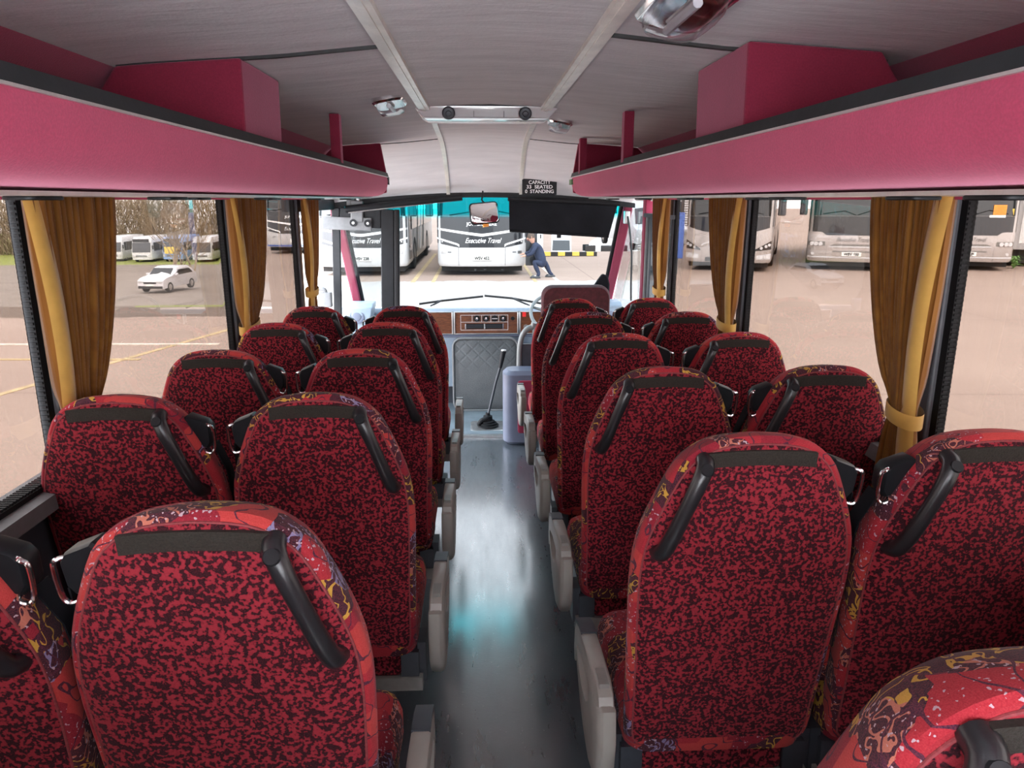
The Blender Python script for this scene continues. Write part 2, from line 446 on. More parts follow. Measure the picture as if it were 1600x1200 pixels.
# ------------------------------------------------------------------ mesh builder
class MB:
    def __init__(s): s.v = []; s.f = []
    def add(s, vs, fs):
        o = len(s.v); s.v += [tuple(v) for v in vs]; s.f += [tuple(i + o for i in f) for f in fs]
    def box(s, lo, hi, mtx=None):
        x0, y0, z0 = lo; x1, y1, z1 = hi
        vs = [Vector(p) for p in ((x0, y0, z0), (x1, y0, z0), (x1, y1, z0), (x0, y1, z0), (x0, y0, z1), (x1, y0, z1), (x1, y1, z1), (x0, y1, z1))]
        if mtx is not None: vs = [mtx @ v for v in vs]
        s.add(vs, [(0, 3, 2, 1), (4, 5, 6, 7), (0, 1, 5, 4), (1, 2, 6, 5), (2, 3, 7, 6), (3, 0, 4, 7)])
        return s
    def rbox(s, lo, hi, r, seg=3, axis=2, mtx=None):
        """rounded-rectangle prism; rounded in the plane perpendicular to axis"""
        a, b_ = [k for k in range(3) if k != axis]
        cx, cy = (lo[a] + hi[a]) / 2, (lo[b_] + hi[b_]) / 2
        hx, hy = (hi[a] - lo[a]) / 2, (hi[b_] - lo[b_]) / 2
        r = min(r, hx * 0.999, hy * 0.999)
        pts = []
        for q, (sx, sy) in enumerate(((1, 1), (-1, 1), (-1, -1), (1, -1))):
            for k in range(seg + 1):
                an = PI / 2 * (q + k / seg)
                pts.append((cx + sx * (hx - r) + r * math.cos(an), cy + sy * (hy - r) + r * math.sin(an)))
        loops = []
        e = min(r * 0.4, (hi[axis] - lo[axis]) * 0.25)
        for d, z in ((e, lo[axis]), (0, lo[axis] + e), (0, hi[axis] - e), (e, hi[axis])):
            l = []
            for px, py in pts:
                fx = (hx - d) / hx if hx > 0 else 1; fy = (hy - d) / hy if hy > 0 else 1
                v = [0, 0, 0]; v[a] = cx + (px - cx) * fx; v[b_] = cy + (py - cy) * fy; v[axis] = z
                v = Vector(v)
                l.append(mtx @ v if mtx is not None else v)
            loops.append(l)
        if axis == 1: loops = loops[::-1]
        return s.loft(loops)
    def loft(s, loops, cap0=True, cap1=True, closed=True):
        n = len(loops[0]); o = len(s.v)
        for l in loops: s.v += [tuple(p) for p in l]
        for k in range(len(loops) - 1):
            for i in range(n if closed else n - 1):
                j = (i + 1) % n
                s.f.append((o + k * n + i, o + k * n + j, o + (k + 1) * n + j, o + (k + 1) * n + i))
        if cap0: s.f.append(tuple(o + i for i in range(n))[::-1])
        if cap1: s.f.append(tuple(o + (len(loops) - 1) * n + i for i in range(n)))
        return s
    def grid(s, rows):
        o = len(s.v); m = len(rows[0])
        for r in rows: s.v += [tuple(p) for p in r]
        for k in range(len(rows) - 1):
            for i in range(m - 1):
                s.f.append((o + k * m + i, o + k * m + i + 1, o + (k + 1) * m + i + 1, o + (k + 1) * m + i))
        return s
    def tube(s, path, r, seg=8, closed=False, flat=1.0):
        path = [Vector(p) for p in path]; n = len(path); loops = []
        rs = r if isinstance(r, (list, tuple)) else [r] * n
        prev = None
        for k in range(n):
            if closed: d = path[(k + 1) % n] - path[k - 1]
            else: d = path[min(k + 1, n - 1)] - path[max(k - 1, 0)]
            if d.length < 1e-9: d = Vector((0, 0, 1))
            d.normalize()
            if prev is None:
                u = d.orthogonal().normalized()
                if abs(d.z) < 0.95: u = d.cross(Vector((0, 0, 1))).normalized()
            else:
                u = (prev - d * prev.dot(d))
                u = u.normalized() if u.length > 1e-6 else d.orthogonal().normalized()
            prev = u; v2 = d.cross(u)
            loops.append([path[k] + u * (rs[k] * math.cos(2 * PI * i / seg)) + v2 * (rs[k] * flat * math.sin(2 * PI * i / seg)) for i in range(seg)])
        if closed: loops.append(loops[0])
        return s.loft(loops, not closed, not closed)
    def disc(s, c, axis, r, h, seg=20, r2=None):
        c = Vector(c); a = Vector(axis).normalized(); u = a.orthogonal().normalized(); v = a.cross(u)
        r2 = r if r2 is None else r2
        L = lambda rr, hh: [c + a * hh + u * rr * math.cos(2 * PI * i / seg) + v * rr * math.sin(2 * PI * i / seg) for i in range(seg)]
        return s.loft([L(r, 0), L(r2, h)])
    def lathe(s, c, axis, prof, seg=20):
        c = Vector(c); a = Vector(axis).normalized(); u = a.orthogonal().normalized(); v = a.cross(u)
        return s.loft([[c + a * h + u * r * math.cos(2 * PI * i / seg) + v * r * math.sin(2 * PI * i / seg) for i in range(seg)] for r, h in prof])
    def prism(s, pts, axis, lo, hi):
        """pts: 2-D polygon in the other two axes (ascending order)"""
        a, b_ = [k for k in range(3) if k != axis]
        L = []
        for z in (lo, hi):
            l = []
            for p in pts:
                v = [0, 0, 0]; v[a], v[b_] = p; v[axis] = z; l.append(v)
            L.append(l)
        return s.loft(L)
    def build(s, name, mat, parent=None, smooth=True, bevel=0.0, auto=40, loc=None):
        me = bpy.data.meshes.new(name)
        me.from_pydata(s.v, [], s.f)
        bm = bmesh.new(); bm.from_mesh(me)
        bmesh.ops.recalc_face_normals(bm, faces=bm.faces)
        bm.to_mesh(me); bm.free()
        me.materials.append(mat if not isinstance(mat, str) else M[mat])
        o = bpy.data.objects.new(name, me); COL.objects.link(o)
        if parent is not None: o.parent = parent
        if loc is not None: o.location = loc
        if smooth:
            for p in me.polygons: p.use_smooth = True
            try: me.set_sharp_from_angle(angle=math.radians(auto))
            except Exception: pass
        if bevel:
            b = o.modifiers.new('bevel', 'BEVEL'); b.width = bevel; b.segments = 2; b.limit_method = 'ANGLE'
        return o

def thing(name, label, cat, loc=(0, 0, 0), rot=(0, 0, 0), group=None):
    o = bpy.data.objects.new(name, None); COL.objects.link(o)
    o.empty_display_size = 0.1
    o.location = loc; o.rotation_euler = rot
    return tag(o, label, cat, group)
def tag(o, label, cat, group=None):
    o['label'] = label; o['category'] = cat
    if group: o['group'] = group
    return o
def struct(o):
    o['kind'] = 'structure'; return o
def copy_thing(root, loc=None, rot=None, label=None):
    c = root.copy(); COL.objects.link(c)
    if loc is not None: c.location = loc
    if rot is not None: c.rotation_euler = rot
    if label: c['label'] = label
    for ch in list(root.children):
        d = ch.copy(); COL.objects.link(d); d.parent = c
        for g in list(ch.children):
            e = g.copy(); COL.objects.link(e); e.parent = d
    return c
def at(x, y, Y):
    d = cF * FPX + cR * (x - 800) - cU * (y - 600)
    return EYE + d * (Y / d.y)
def smooth_path(pts, n=6):
    pts = [Vector(p) for p in pts]; out = []
    for k in range(len(pts) - 1):
        p0 = pts[max(k - 1, 0)]; p1 = pts[k]; p2 = pts[k + 1]; p3 = pts[min(k + 2, len(pts) - 1)]
        for i in range(n):
            t = i / n
            out.append(0.5 * ((2 * p1) + (p2 - p0) * t + (2 * p0 - 5 * p1 + 4 * p2 - p3) * t * t + (3 * p1 - p0 - 3 * p2 + p3) * t ** 3))
    out.append(pts[-1]); return out
def text(name, s, size, mat, parent, mtx, shear=0.0, extrude=0.002, width=None, offset=0.0):
    cu = bpy.data.curves.new(name, 'FONT'); cu.body = s; cu.size = size; cu.align_x = 'CENTER'; cu.align_y = 'CENTER'
    cu.shear = shear; cu.extrude = extrude; cu.space_line = 0.85; cu.offset = offset
    o = bpy.data.objects.new(name + '_tmp', cu); COL.objects.link(o)
    dg = bpy.context.evaluated_depsgraph_get(); dg.update()
    me = bpy.data.meshes.new_from_object(o.evaluated_get(dg))
    COL.objects.unlink(o); bpy.data.objects.remove(o)
    xs = [v.co.x for v in me.vertices]
    if width and xs:
        k = width / (max(xs) - min(xs))
        for v in me.vertices: v.co.x *= k
    for v in me.vertices: v.co = mtx @ v.co
    me.materials.clear(); me.materials.append(M[mat])
    r = bpy.data.objects.new(name, me); COL.objects.link(r); r.parent = parent
    return r
FACE_REAR = Matrix.Rotation(PI / 2, 4, 'X')      # text readable when looking along +Y

# ================================================================== BUS SHELL
XL, XR, Y0 = -1.10, 1.20, -0.8
SL = -0.042                                   # the floor falls gently towards the front
def fz(y): return -0.22 + SL * y
XC = 0.04
def roofz(x):
    u = abs(x - XC)
    P = [(0, 1.706), (0.22, 1.698), (0.5, 1.670), (0.85, 1.648), (1.0, 1.630), (1.2, 1.58)]
    for (a, za), (b, zb) in zip(P, P[1:]):
        if u <= b: return za + (zb - za) * (u - a) / (b - a)
    return P[-1][1]
YD0, YD1 = 4.62, 5.74
def headz(x): return 1.385 - 0.075 * ((x - XC) / 1.1) ** 2
def heady(x): return YD1 - 0.10 * ((x - XC) / 1.1) ** 2
def domept(x, t):
    z = roofz(x) + (headz(x) - roofz(x)) * (t ** 1.55)
    y = YD0 + (heady(x) - YD0) * (1 - (1 - t) ** 1.25)
    return Vector((x, y, z))

# floor
mb = MB()
mb.grid([[(x, y, fz(y)) for x in (XL, -0.4, 0.06, 0.5, XR)] for y in (Y0, 1, 2, 3, 4, 5.46)])
mb.grid([[(x, y, fz(y) - 0.03) for x in (XL, -0.4, 0.06, 0.5, XR)] for y in (Y0, 5.46)])
struct(mb.build('floor', 'floor'))
mb = MB()
mb.prism([(5.46, fz(5.46) + 0.012), (6.62, fz(6.62) + 0.012), (6.62, fz(6.62) - 0.05), (5.46, fz(5.46) - 0.05)], 0, -0.62, XR)
struct(mb.build('floor', 'cabfloor'))
mb = MB(); mb.box((-0.62, 5.43, fz(5.45) - 0.001), (XR, 5.47, fz(5.45) + 0.018))
struct(mb.build('trim_1', 'steel'))

# ceiling with front dome
mb = MB()
xs = [XL + (XR - XL) * k / 28 for k in range(29)]
rows = [[(x, y, roofz(x)) for x in xs] for y in (Y0, -0.5, 0.5, 1.5, 2.26, 3.2, 4.0, YD0)]
rows += [[domept(x, k / 14) for x in xs] for k in range(1, 15)]
mb.grid(rows)
up = [[(p[0], p[1] + 0.01, p[2] + 0.03) for p in r] for r in rows]
mb.grid(up)
ceil = struct(mb.build('ceiling', 'ceil'))

# aluminium strips along the roof
k = 2
for x in (-0.211, 0.272):
    mb = MB()
    for q in (-1, 0, 1):
        mb.box((x - 0.021 + 0.014 * (q + 1), Y0, roofz(x) - 0.012 - (0.003 if q == 0 else 0)), (x - 0.021 + 0.014 * (q + 1) + 0.0138, 3.12, roofz(x) + 0.002))
    struct(mb.build('trim_%d' % k, 'strip', smooth=False)); k += 1
for x0, xm, x1 in ((-0.203, -0.222, -0.228), (0.263, 0.29, 0.318)):
    mb = MB(); L = []
    for i in range(21):
        if i < 7:
            t = i / 7; x = x0 + (xm - x0) * t; p = Vector((x, 3.6 + (YD0 - 3.6) * t, roofz(x)))
        else:
            t = (i - 7) / 13; x = xm + (x1 - xm) * t; p = domept(x, t)
        L.append([p + Vector((-0.013, -0.004, -0.008)), p + Vector((0.013, -0.004, -0.008)), p + Vector((0.013, 0.0, 0.006)), p + Vector((-0.013, 0, 0.006))])
    mb.loft(L); struct(mb.build('trim_%d' % k, 'strip')); k += 1
# cross seams in the roof lining
for (xa, xb, y) in ((XL + .26, -0.23, 1.885), (0.292, XR - .28, 1.745)):
    mb = MB(); n = 10
    L = []
    for i in range(n + 1):
        x = xa + (xb - xa) * i / n; z = roofz(x)
        L.append([(x, y - 0.007, z - 0.007), (x, y + 0.007, z - 0.007), (x, y + 0.007, z + 0.004), (x, y - 0.007, z + 0.004)])
    mb.loft(L); struct(mb.build('trim_%d' % k, 'seamdark')); k += 1
for (xa, xb) in ((XL + .26, -0.24), (0.31, XR - .28)):
    mb = MB(); L = []
    for i in range(9):
        x = xa + (xb - xa) * i / 8; z = roofz(x)
        L.append([(x, YD0 - 0.004, z - 0.004), (x, YD0 + 0.004, z - 0.004), (x, YD0 + 0.004, z + 0.004), (x, YD0 - 0.004, z + 0.004)])
    mb.loft(L); struct(mb.build('trim_%d' % k, 'seamdark')); k += 1

# side walls
SILL = 0.62
for side, X, s in (('left', XL, -1), ('right', XR, 1)):
    yend = 4.52
    if s > 0:
        mb = MB(); mb.prism([(4.52, fz(4.52) - 0.04), (6.6, fz(6.6) - 0.04), (6.6, 0.40), (4.52, 0.44)], 0, X - 0.01, X + 0.05)
        struct(mb.build('wall_right', 'dgrey', smooth=False))
    mb = MB()
    a, b = sorted((X, X + s * 0.05))
    mb.prism([(Y0, fz(Y0) - 0.04), (yend, fz(yend) - 0.04), (yend, SILL), (Y0, SILL)], 0, a, b)
    struct(mb.build('wall_' + side, 'dgrey', smooth=False))
    # sill ledge
    mb = MB(); a, b = sorted((X - s * 0.055, X + s * 0.05))
    mb.prism([(a, SILL - 0.02), (b, SILL - 0.02), (b, SILL + 0.03), (a + (0.012 if s > 0 else 0), SILL + 0.02)] if s > 0 else
             [(a, SILL - 0.02), (b, SILL - 0.02), (b, SILL + 0.02), (a, SILL + 0.03)], 1, Y0, yend)
    struct(mb.build('trim_%d' % k, 'mgrey', smooth=False)); k += 1
    # crimson cove above the windows
    mb = MB()
    xi = X - s * 0.02
    prof = [(xi, 1.36), (X - s * 0.05, 1.47), (X - s * 0.25, roofz(X - s * 0.25) - 0.002), (X - s * 0.1, 1.70), (X + s * 0.05, 1.70), (X + s * 0.05, 1.36)]
    mb.prism(prof, 1, Y0, 4.62)
    struct(mb.build('wall_' + side, 'plushshade', smooth=False))
    # head rail above the front side window
    # pillars
    for y in ((1.825, 3.23, 4.46) if s < 0 else (1.785, 3.21, 4.48)):
        mb = MB()
        a, b = sorted((X - s * 0.036, X - s * 0.002))
        mb.box((a, y + 0.012, SILL), (b, y + 0.075, 1.37))
        struct(mb.build('trim_%d' % k, 'pillar', smooth=False, bevel=0.006)); k += 1
        mb = MB()                                                # toothed rubber glazing edge
        a, b = sorted((X - s * 0.024, X - s * 0.001))
        mb.box((a, y - 0.014, SILL + 0.01), (b, y + 0.0115, 1.37))
        for q in range(60):
            z = SILL + 0.02 + q * 0.0123
            mb.box((a + 0.002, y - 0.018, z), (b - 0.002, y - 0.014, z + 0.006))
        struct(mb.build('trim_%d' % k, 'rubber', smooth=False)); k += 1
    # toothed rubber along the sill
    mb = MB(); a, b = sorted((X - s * 0.022, X + s * 0.02))
    mb.box((a, Y0, SILL + 0.02), (b, yend, SILL + 0.036))
    for q in range(int((yend - Y0) / 0.0125)):
        y = Y0 + q * 0.0125
        mb.box((a + 0.003, y, SILL + 0.036), (b - 0.003, y + 0.006, SILL + 0.042))
    struct(mb.build('trim_%d' % k, 'rubber', smooth=False)); k += 1

# side glass
wi = 1
for X, s in ((XL, -1), (XR, 1)):
    for ya, yb in ((Y0, 1.80), (1.85, 3.22), (3.27, 4.46)):
        mb = MB(); xx = X - s * 0.008
        mb.box((xx - 0.002, ya, SILL + 0.03), (xx + 0.002, yb, 1.38))
        struct(mb.build('window_%d' % wi, 'sideglass', smooth=False)); wi += 1

# unseen rear wall behind the camera, its unglazed opening sized to light the cabin
mb = MB(); mb.box((XL, Y0 - 0.06, -0.3), (XR, Y0, 0.66)); mb.box((XL, Y0 - 0.06, 1.52), (XR, Y0, 1.84))
struct(mb.build('wall_back', 'plush', smooth=False))

# windscreen
def wsy(z, x):
    t = (1.40 - z) / (1.40 - 0.42)
    return 5.73 + 0.90 * t - 0.10 * ((x - XC) / 1.1) ** 2
mb = MB()
xs2 = [-1.10 + 2.27 * i / 16 for i in range(17)]
zs = [0.41 + (1.0) * i / 12 for i in range(13)]
mb.grid([[(x, wsy(z, x) + 0.02, z) for x in xs2] for z in zs])
wsc = struct(mb.build('window_%d' % wi, 'screenglass')); wi += 1
# rubber gasket of the windscreen
def pillar(name, pts, wx, wy, mat):
    L = []
    for p in pts:
        p = Vector(p)
        L.append([p + Vector((-wx, -wy, 0)), p + Vector((wx, -wy, 0)), p + Vector((wx, wy, 0)), p + Vector((-wx, wy, 0))])
    b = MB(); b.loft(L); return struct(b.build(name, mat, bevel=0.01))
zz = [0.40 + 0.95 * i / 6 for i in range(7)]
for sx, xa in ((-1, -1.07), (1, 1.135)):
    pillar('trim_%d' % k, [(xa, wsy(z, xa) - 0.01, z) for z in zz], 0.035, 0.035, 'pillarred'); k += 1
    pillar('trim_%d' % k, [(xa - sx * 0.045, wsy(z, xa) + 0.012, z) for z in zz], 0.016, 0.02, 'rubber'); k += 1
# header over the windscreen
mb = MB(); L = []
for i in range(17):
    x = xs2[i]; p = Vector((x, heady(x), headz(x)))
    L.append([p + Vector((0, -0.01, -0.028)), p + Vector((0, 0.05, -0.028)), p + Vector((0, 0.05, 0.03)), p + Vector((0, -0.01, 0.01))])
mb.loft(L); struct(mb.build('trim_%d' % k, 'black')); k += 1
# driver's side window: pillar, head bar, sliding glass bars
pillar('trim_%d' % k, [(1.165, 5.16, z) for z in (0.4, 0.9, 1.36)], 0.03, 0.04, 'pillarred'); k += 1
mb = MB(); mb.box((1.13, 4.47, 1.225), (1.19, 5.14, 1.25)); struct(mb.build('trim_%d' % k, 'dgrey')); k += 1
mb = MB(); mb.box((1.14, 5.08, 0.45), (1.19, 5.11, 1.23)); struct(mb.build('trim_%d' % k, 'mgrey')); k += 1
mb = MB(); mb.box((1.145, 4.97, 0.45), (1.19, 5.02, 1.23)); struct(mb.build('trim_%d' % k, 'dgrey')); k += 1
mb = MB(); mb.box((1.15, 4.48, 0.64), (1.155, 5.08, 1.24)); struct(mb.build('window_%d' % wi, 'drvglass', smooth=False)); wi += 1
mb = MB(); mb.box((1.15, 5.2, 0.45), (1.155, 6.2, 1.2)); 
b_ = MB(); b_.prism([(5.21, 0.47), (6.42, 0.47), (5.78, 1.27), (5.21, 1.29)], 0, 1.17, 1.174)
struct(b_.build('window_%d' % wi, 'drvglass', smooth=False)); wi += 1
# cantrail above the door and driver's window
for X, s in ((XL, -1), (XR, 1)):
    mb = MB(); a, b = sorted((X - s * 0.03, X + s * 0.05))
    mb.prism([(a, 1.33), (b, 1.33), (b, 1.66), (a, 1.62)], 1, 4.62, 5.66)
    struct(mb.build('wall_' + ('left' if s < 0 else 'right'), 'ceil', smooth=False))
# front bulkhead below the windscreen
mb = MB(); mb.box((-1.1, 6.60, -0.6), (1.2, 6.66, 0.38)); struct(mb.build('wall_front', 'dgrey', smooth=False))

# ================================================================== LUGGAGE RACKS
def rack(side, label):
    s = -1 if side == 'l' else 1
    xl = -0.53 if s < 0 else 0.55
    X = XL if s < 0 else XR
    T = thing('luggage_rack', label, 'luggage rack', (0, 0, 1.34))
    ye = 4.52
    o = lambda d: xl + s * d
    # trough: curved plush face, floor
    outer = [(o(0.000), 0.128), (o(-0.004), 0.105), (o(0.000), 0.075), (o(0.010), 0.05), (o(0.028), 0.032), (o(0.055), 0.022), (o(0.09), 0.018), (X - s * 0.004, 0.013)]
    inner = [(X - s * 0.004, 0.045), (o(0.10), 0.05), (o(0.03), 0.075), (o(0.018), 0.128)]
    mb = MB(); L = []
    for y in (Y0, 0.5, 1.5, 2.5, 3.5, ye - 0.06): L.append([(p[0], y, p[1]) for p in outer + inner])
    L.append([(p[0] + s * 0.012, ye, p[1]) for p in outer + inner])
    mb.loft(L); mb.build('trough', 'plush', T, auto=50)
    mb = MB(); mb.prism([(o(-0.003), 0.128), (o(0.022), 0.128), (o(0.020), 0.152), (o(0.004), 0.152)], 1, Y0, ye)
    mb.build('lip', 'lipdark', T, smooth=False)
    mb = MB(); mb.box((min(o(-0.007), o(0.004)), Y0, 0.1245), (max(o(-0.006), o(0.004)), ye, 0.1285)); mb.build('trim_strip', 'silverline', T, smooth=False)
    # service panel on the underside
    a, b = sorted((o(0.10), o(0.40)))
    mb = MB(); mb.box((a, Y0, 0.006), (b, ye - 0.05, 0.0125)); mb.build('service_panel', 'silverline', T, smooth=False)
    for i, y in enumerate((0.62, 1.0, 1.35, 1.72, 2.1, 2.5, 2.85, 3.25, 3.6, 4.0)):
        v = MB(); xc = o(0.16 if i % 2 else 0.24)
        v.rbox((xc - 0.03, y - 0.05, -0.001), (xc + 0.03, y + 0.05, 0.006), 0.015)
        v.build('air_vent', 'black', T)
    # edge bead along the window side
    a, b = sorted((X - s * 0.075, X - s * 0.03))
    mb = MB(); mb.box((a, Y0, 0.0), (b, ye, 0.0125)); mb.build('edge_bead', 'plush', T)
    # duct box
    yb0, yb1 = (1.87, 2.21) if s < 0 else (1.65, 2.02)
    def rz(x): return roofz(x) - 1.34 - 0.004
    mb = MB()
    xa = o(0.024); xt = o(0.020)
    poly = [(xa, 0.079), (xt, rz(xt)), (o(0.2), rz(o(0.2))), (o(0.31), rz(o(0.31))), (o(0.44), 0.13), (o(0.45), 0.05), (o(0.10), 0.051)]
    mb.prism(poly, 1, yb0, yb1); mb.build('duct_box', 'plushshade', T, smooth=False, bevel=0.006)
    # straps up to the roof
    for y in ((3.05,) if s < 0 else (2.95, 4.2)):
        mb = MB(); a, b = sorted((o(0.0), o(0.038)))
        mb.box((a, y - 0.05, 0.10), (b, y + 0.0, rz(o(0.04)) + 0.0)); mb.build('hanger', 'plushshade', T, smooth=False, bevel=0.004)
    # end panel at the front
    mb = MB()
    ztop = lambda d: rz(o(d))
    mb.prism([(o(0.015), 0.04), (o(0.008), 0.13), (o(0.04), ztop(0.04)), (o(0.2), ztop(0.2)), (X - s * 0.26, rz(X - s * 0.26)), (X - s * 0.07, 0.12), (X - s * 0.03, 0.05), (o(0.10), 0.022)], 1, ye, ye + 0.03)
    mb.build('end_panel', 'plushshade', T, smooth=False, bevel=0.004)
    if s < 0:
        mb = MB(); mb.box((o(-0.008), ye - 0.06, 0.085), (o(0.0), ye - 0.02, 0.127)); mb.build('catch', 'black', T)
    else:
        mb = MB(); mb.box((o(-0.012), ye - 0.12, 0.085), (o(0.0), ye - 0.01, 0.115)); mb.build('tag', 'green', T)
    return T
rack('l', 'long crimson plush luggage rack above the left-hand windows')
rack('r', 'long crimson plush luggage rack above the right-hand windows')

# ================================================================== ROOF FITTINGS
T = thing('roof_hatch', 'pale roof hatch panel with two round knobs between the ceiling strips', 'roof hatch', (0.034, 3.38, roofz(0.04)), (0, 0, 0))
mb = MB()
def hat(w0, d0, z): return [(-w0, -d0, z), (w0, -d0, z), (w0, d0, z), (-w0, d0, z)]
mb.loft([[(-0.29, -0.28, 0.0), (0.29, -0.28, 0.0), (0.29, 0.28, 0.0), (-0.29, 0.28, 0.0)], [(-0.288, -0.282, -0.012), (0.288, -0.282, -0.012), (0.288, 0.28, -0.012), (-0.288, 0.28, -0.012)], [(-0.25, -0.262, -0.050), (0.25, -0.262, -0.050), (0.25, 0.08, -0.038), (-0.25, 0.08, -0.038)]])
mb.build('panel', 'hatch', T, bevel=0.01)
mb = MB()
mb.box((-0.292, -0.289, -0.006), (0.292, -0.281, 0.004)); mb.build('edge_gap', 'black', T)
for x in (-0.15, 0.155):
    kb = MB(); kb.lathe((x, -0.270, -0.030), (0, -1, -0.3), [(0.015, 0), (0.024, 0.003), (0.026, 0.011), (0.021, 0.017), (0.012, 0.018), (0.010, 0.023), (0.002, 0.024)])
    kb.build('knob', 'dgrey', T)
for x in (-0.05, 0.07):
    g = MB(); g.box((x - 0.0012, -0.276, -0.046), (x + 0.0012, -0.262, -0.018)); g.build('seam', 'mgrey', T)

def lamp(x, y, rz_, label, L=0.2, W=0.11):
    z = roofz(x) - 0.001
    sl = math.atan(0.19) * (1 if x < XC else -1)
    T = thing('ceiling_lamp', label, 'ceiling lamp', (x, y, z), (0, -sl, rz_))
    b = MB(); b.rbox((-W, -L, -0.016), (W, L, 0.012), 0.04, 4); b.build('housing', 'chrome', T)
    c = MB()
    lo = []
    for f, z in ((1, -0.014), (0.97, -0.03), (0.85, -0.042), (0.5, -0.048)):
        lo.append([(W * 0.86 * f * math.copysign(abs(math.cos(a)) ** 0.5, math.cos(a)), L * 0.9 * f * math.copysign(abs(math.sin(a)) ** 0.5, math.sin(a)), z) for a in [2 * PI * i / 24 for i in range(24)]])
    c.loft(lo); c.build('lens', 'lampglass', T)
    d = MB(); d.tube([(0, -L * 0.7, -0.026), (0, L * 0.7, -0.026)], 0.009, 8); d.build('tube', 'white', T)
    return T
lamp(0.375, 1.44, 0, 'large clear-covered ceiling lamp right of the strip, nearest the camera', 0.15, 0.068)
lamp(-0.315, 2.82, 0, 'small ceiling lamp with clear cover left of the roof hatch', 0.115, 0.056)
lamp(0.375, 3.55, 0, 'small ceiling lamp right of the roof hatch', 0.10, 0.055)

# capacity sign on the dome
def onface(px, py, Y): return at(px, py, Y)
p = domept(0.46, 0.80)
nrm = (domept(0.46, 0.9) - domept(0.46, 0.7)).normalized()
ang = math.atan2(nrm.z, nrm.y)
T = thing('capacity_sign', 'small black sign with white CAPACITY lettering above the sun blind', 'sign', at(843, 292, p.y - 0.035), (0, 0, math.radians(2)))
b = MB(); b.box((-0.127, 0, -0.056), (0.127, 0.008, 0.056)); b.build('plate', 'black', T, bevel=0.002)
for i, s_ in enumerate(('CAPACITY', '33  SEATED', '0  STANDING')):
    text('lettering', s_, 0.034, 'whiteink', T, Matrix.Translation((0, -0.001, 0.031 - 0.032 * i)) @ FACE_REAR, width=(0.16, 0.19, 0.21)[i], offset=0.0005)
b = MB(); b.box((-0.02, 0.008, -0.03), (0.02, 0.03, 0.05)); b.build('backing', 'black', T)

# sun blinds
T = thing('sun_blind', 'black roller sun blind pulled down on the right of the windscreen', 'sun blind', (0, 0, 0))
b = MB(); a1 = Vector((0.215, 5.60, 1.347)); a2 = Vector((1.04, 5.54, 1.310))
b.tube([a1, a2], 0.018, 10); b.build('roller', 'black', T)
mb = MB(); rows = []
c1 = at(796, 361, 5.62); c2 = at(951, 370, 5.56)
for off in (0, 0.004):
    rows = []
    for i in range(9):
        t = i / 8; top = a1.lerp(a2, 0.01 + 0.97 * t); bot = c1.lerp(c2, t)
        rows.append([top.lerp(bot, q / 6) + Vector((0, off + 0.006 * math.sin(t * 19) * (q / 6), 0)) for q in range(7)])
    mb.grid(rows)
mb.build('fabric', 'blind', T)
b = MB(); b.tube([c1, c2], 0.008, 8); b.build('bottom_bar', 'black', T)
b = MB(); q = c1.lerp(c2, 0.5); b.box((q.x - 0.016, q.y - 0.006, q.z - 0.03), (q.x + 0.016, q.y + 0.004, q.z)); b.build('pull_tab', 'black', T)
T = thing('sun_blind', 'black rolled-up sun blind on the left of the windscreen', 'sun blind', (0, 0, 0))
b = MB(); d1 = at(540, 327, 5.55); d2 = at(722, 308, 5.62)
b.tube([d1, d2], 0.026, 10); b.build('roller', 'black', T)
b = MB(); b.tube([d1 + Vector((0.02, -0.012, -0.024)), d2 + Vector((-0.05, -0.012, -0.024))], 0.005, 8); b.build('bottom_bar', 'steel', T)

# interior mirror
T = thing('rear_view_mirror', 'small rounded rear view mirror hanging before the windscreen', 'mirror', at(757, 333, 5.6), (math.radians(-8), math.radians(-5), math.radians(16)))
b = MB(); b.rbox((-0.112, 0.0, -0.080), (0.112, 0.022, 0.080), 0.03, 4, axis=1); b.build('housing', 'black', T)
b = MB(); b.rbox((-0.103, -0.003, -0.071), (0.103, 0.001, 0.071), 0.024, 4, axis=1); b.build('glass', 'mirror', T)
b = MB(); b.tube(smooth_path([(0.02, 0.02, 0.07), (-0.0, 0.025, 0.10), (0.015, 0.03, 0.13), (0.02, 0.04, 0.165)]), 0.006, 8); b.build('arm', 'black', T)
b = MB(); b.box((-0.02, 0.0, -0.10), (0.02, 0.02, -0.078)); b.build('clip', 'orange', T)
# ================================================================== PASSENGER SEATS
HALF = [(0.0, .40), (.10, .40), (.165, .403), (.198, .418), (.211, .45), (.214, .52), (.219, .66), (.225, .80), (.226, .88), (.219, .95), (.202, 1.01), (.178, 1.07), (.154, 1.120), (.126, 1.150), (.092, 1.171), (.05, 1.181), (0.0, 1.184)]
h_ = smooth_path([Vector((a, 0, b)) for a, b in HALF], 2)
OUT = [(p.x, p.z) for p in h_] + [(-p.x, p.z) for p in h_[-2:0:-1]]
LEAN = 0.20
ZT = 1.184
def inset(d):
    n = len(OUT); r = []
    for i in range(n):
        p0 = Vector(OUT[i - 1]); p2 = Vector(OUT[(i + 1) % n]); t = (p2 - p0).normalized()
        nn = Vector((-t.y, t.x))
        r.append((OUT[i][0] + nn.x * d, OUT[i][1] + nn.y * d))
    return r
def sh(x, y, z): return (x, y + (ZT - z) * LEAN, z)
def scaled(f, y): return [sh(a * f, y, 0.79 + (b - 0.79) * f) for a, b in inset(0.04)]
def backloop(d, y): return [sh(a, y, b) for a, b in inset(d)]

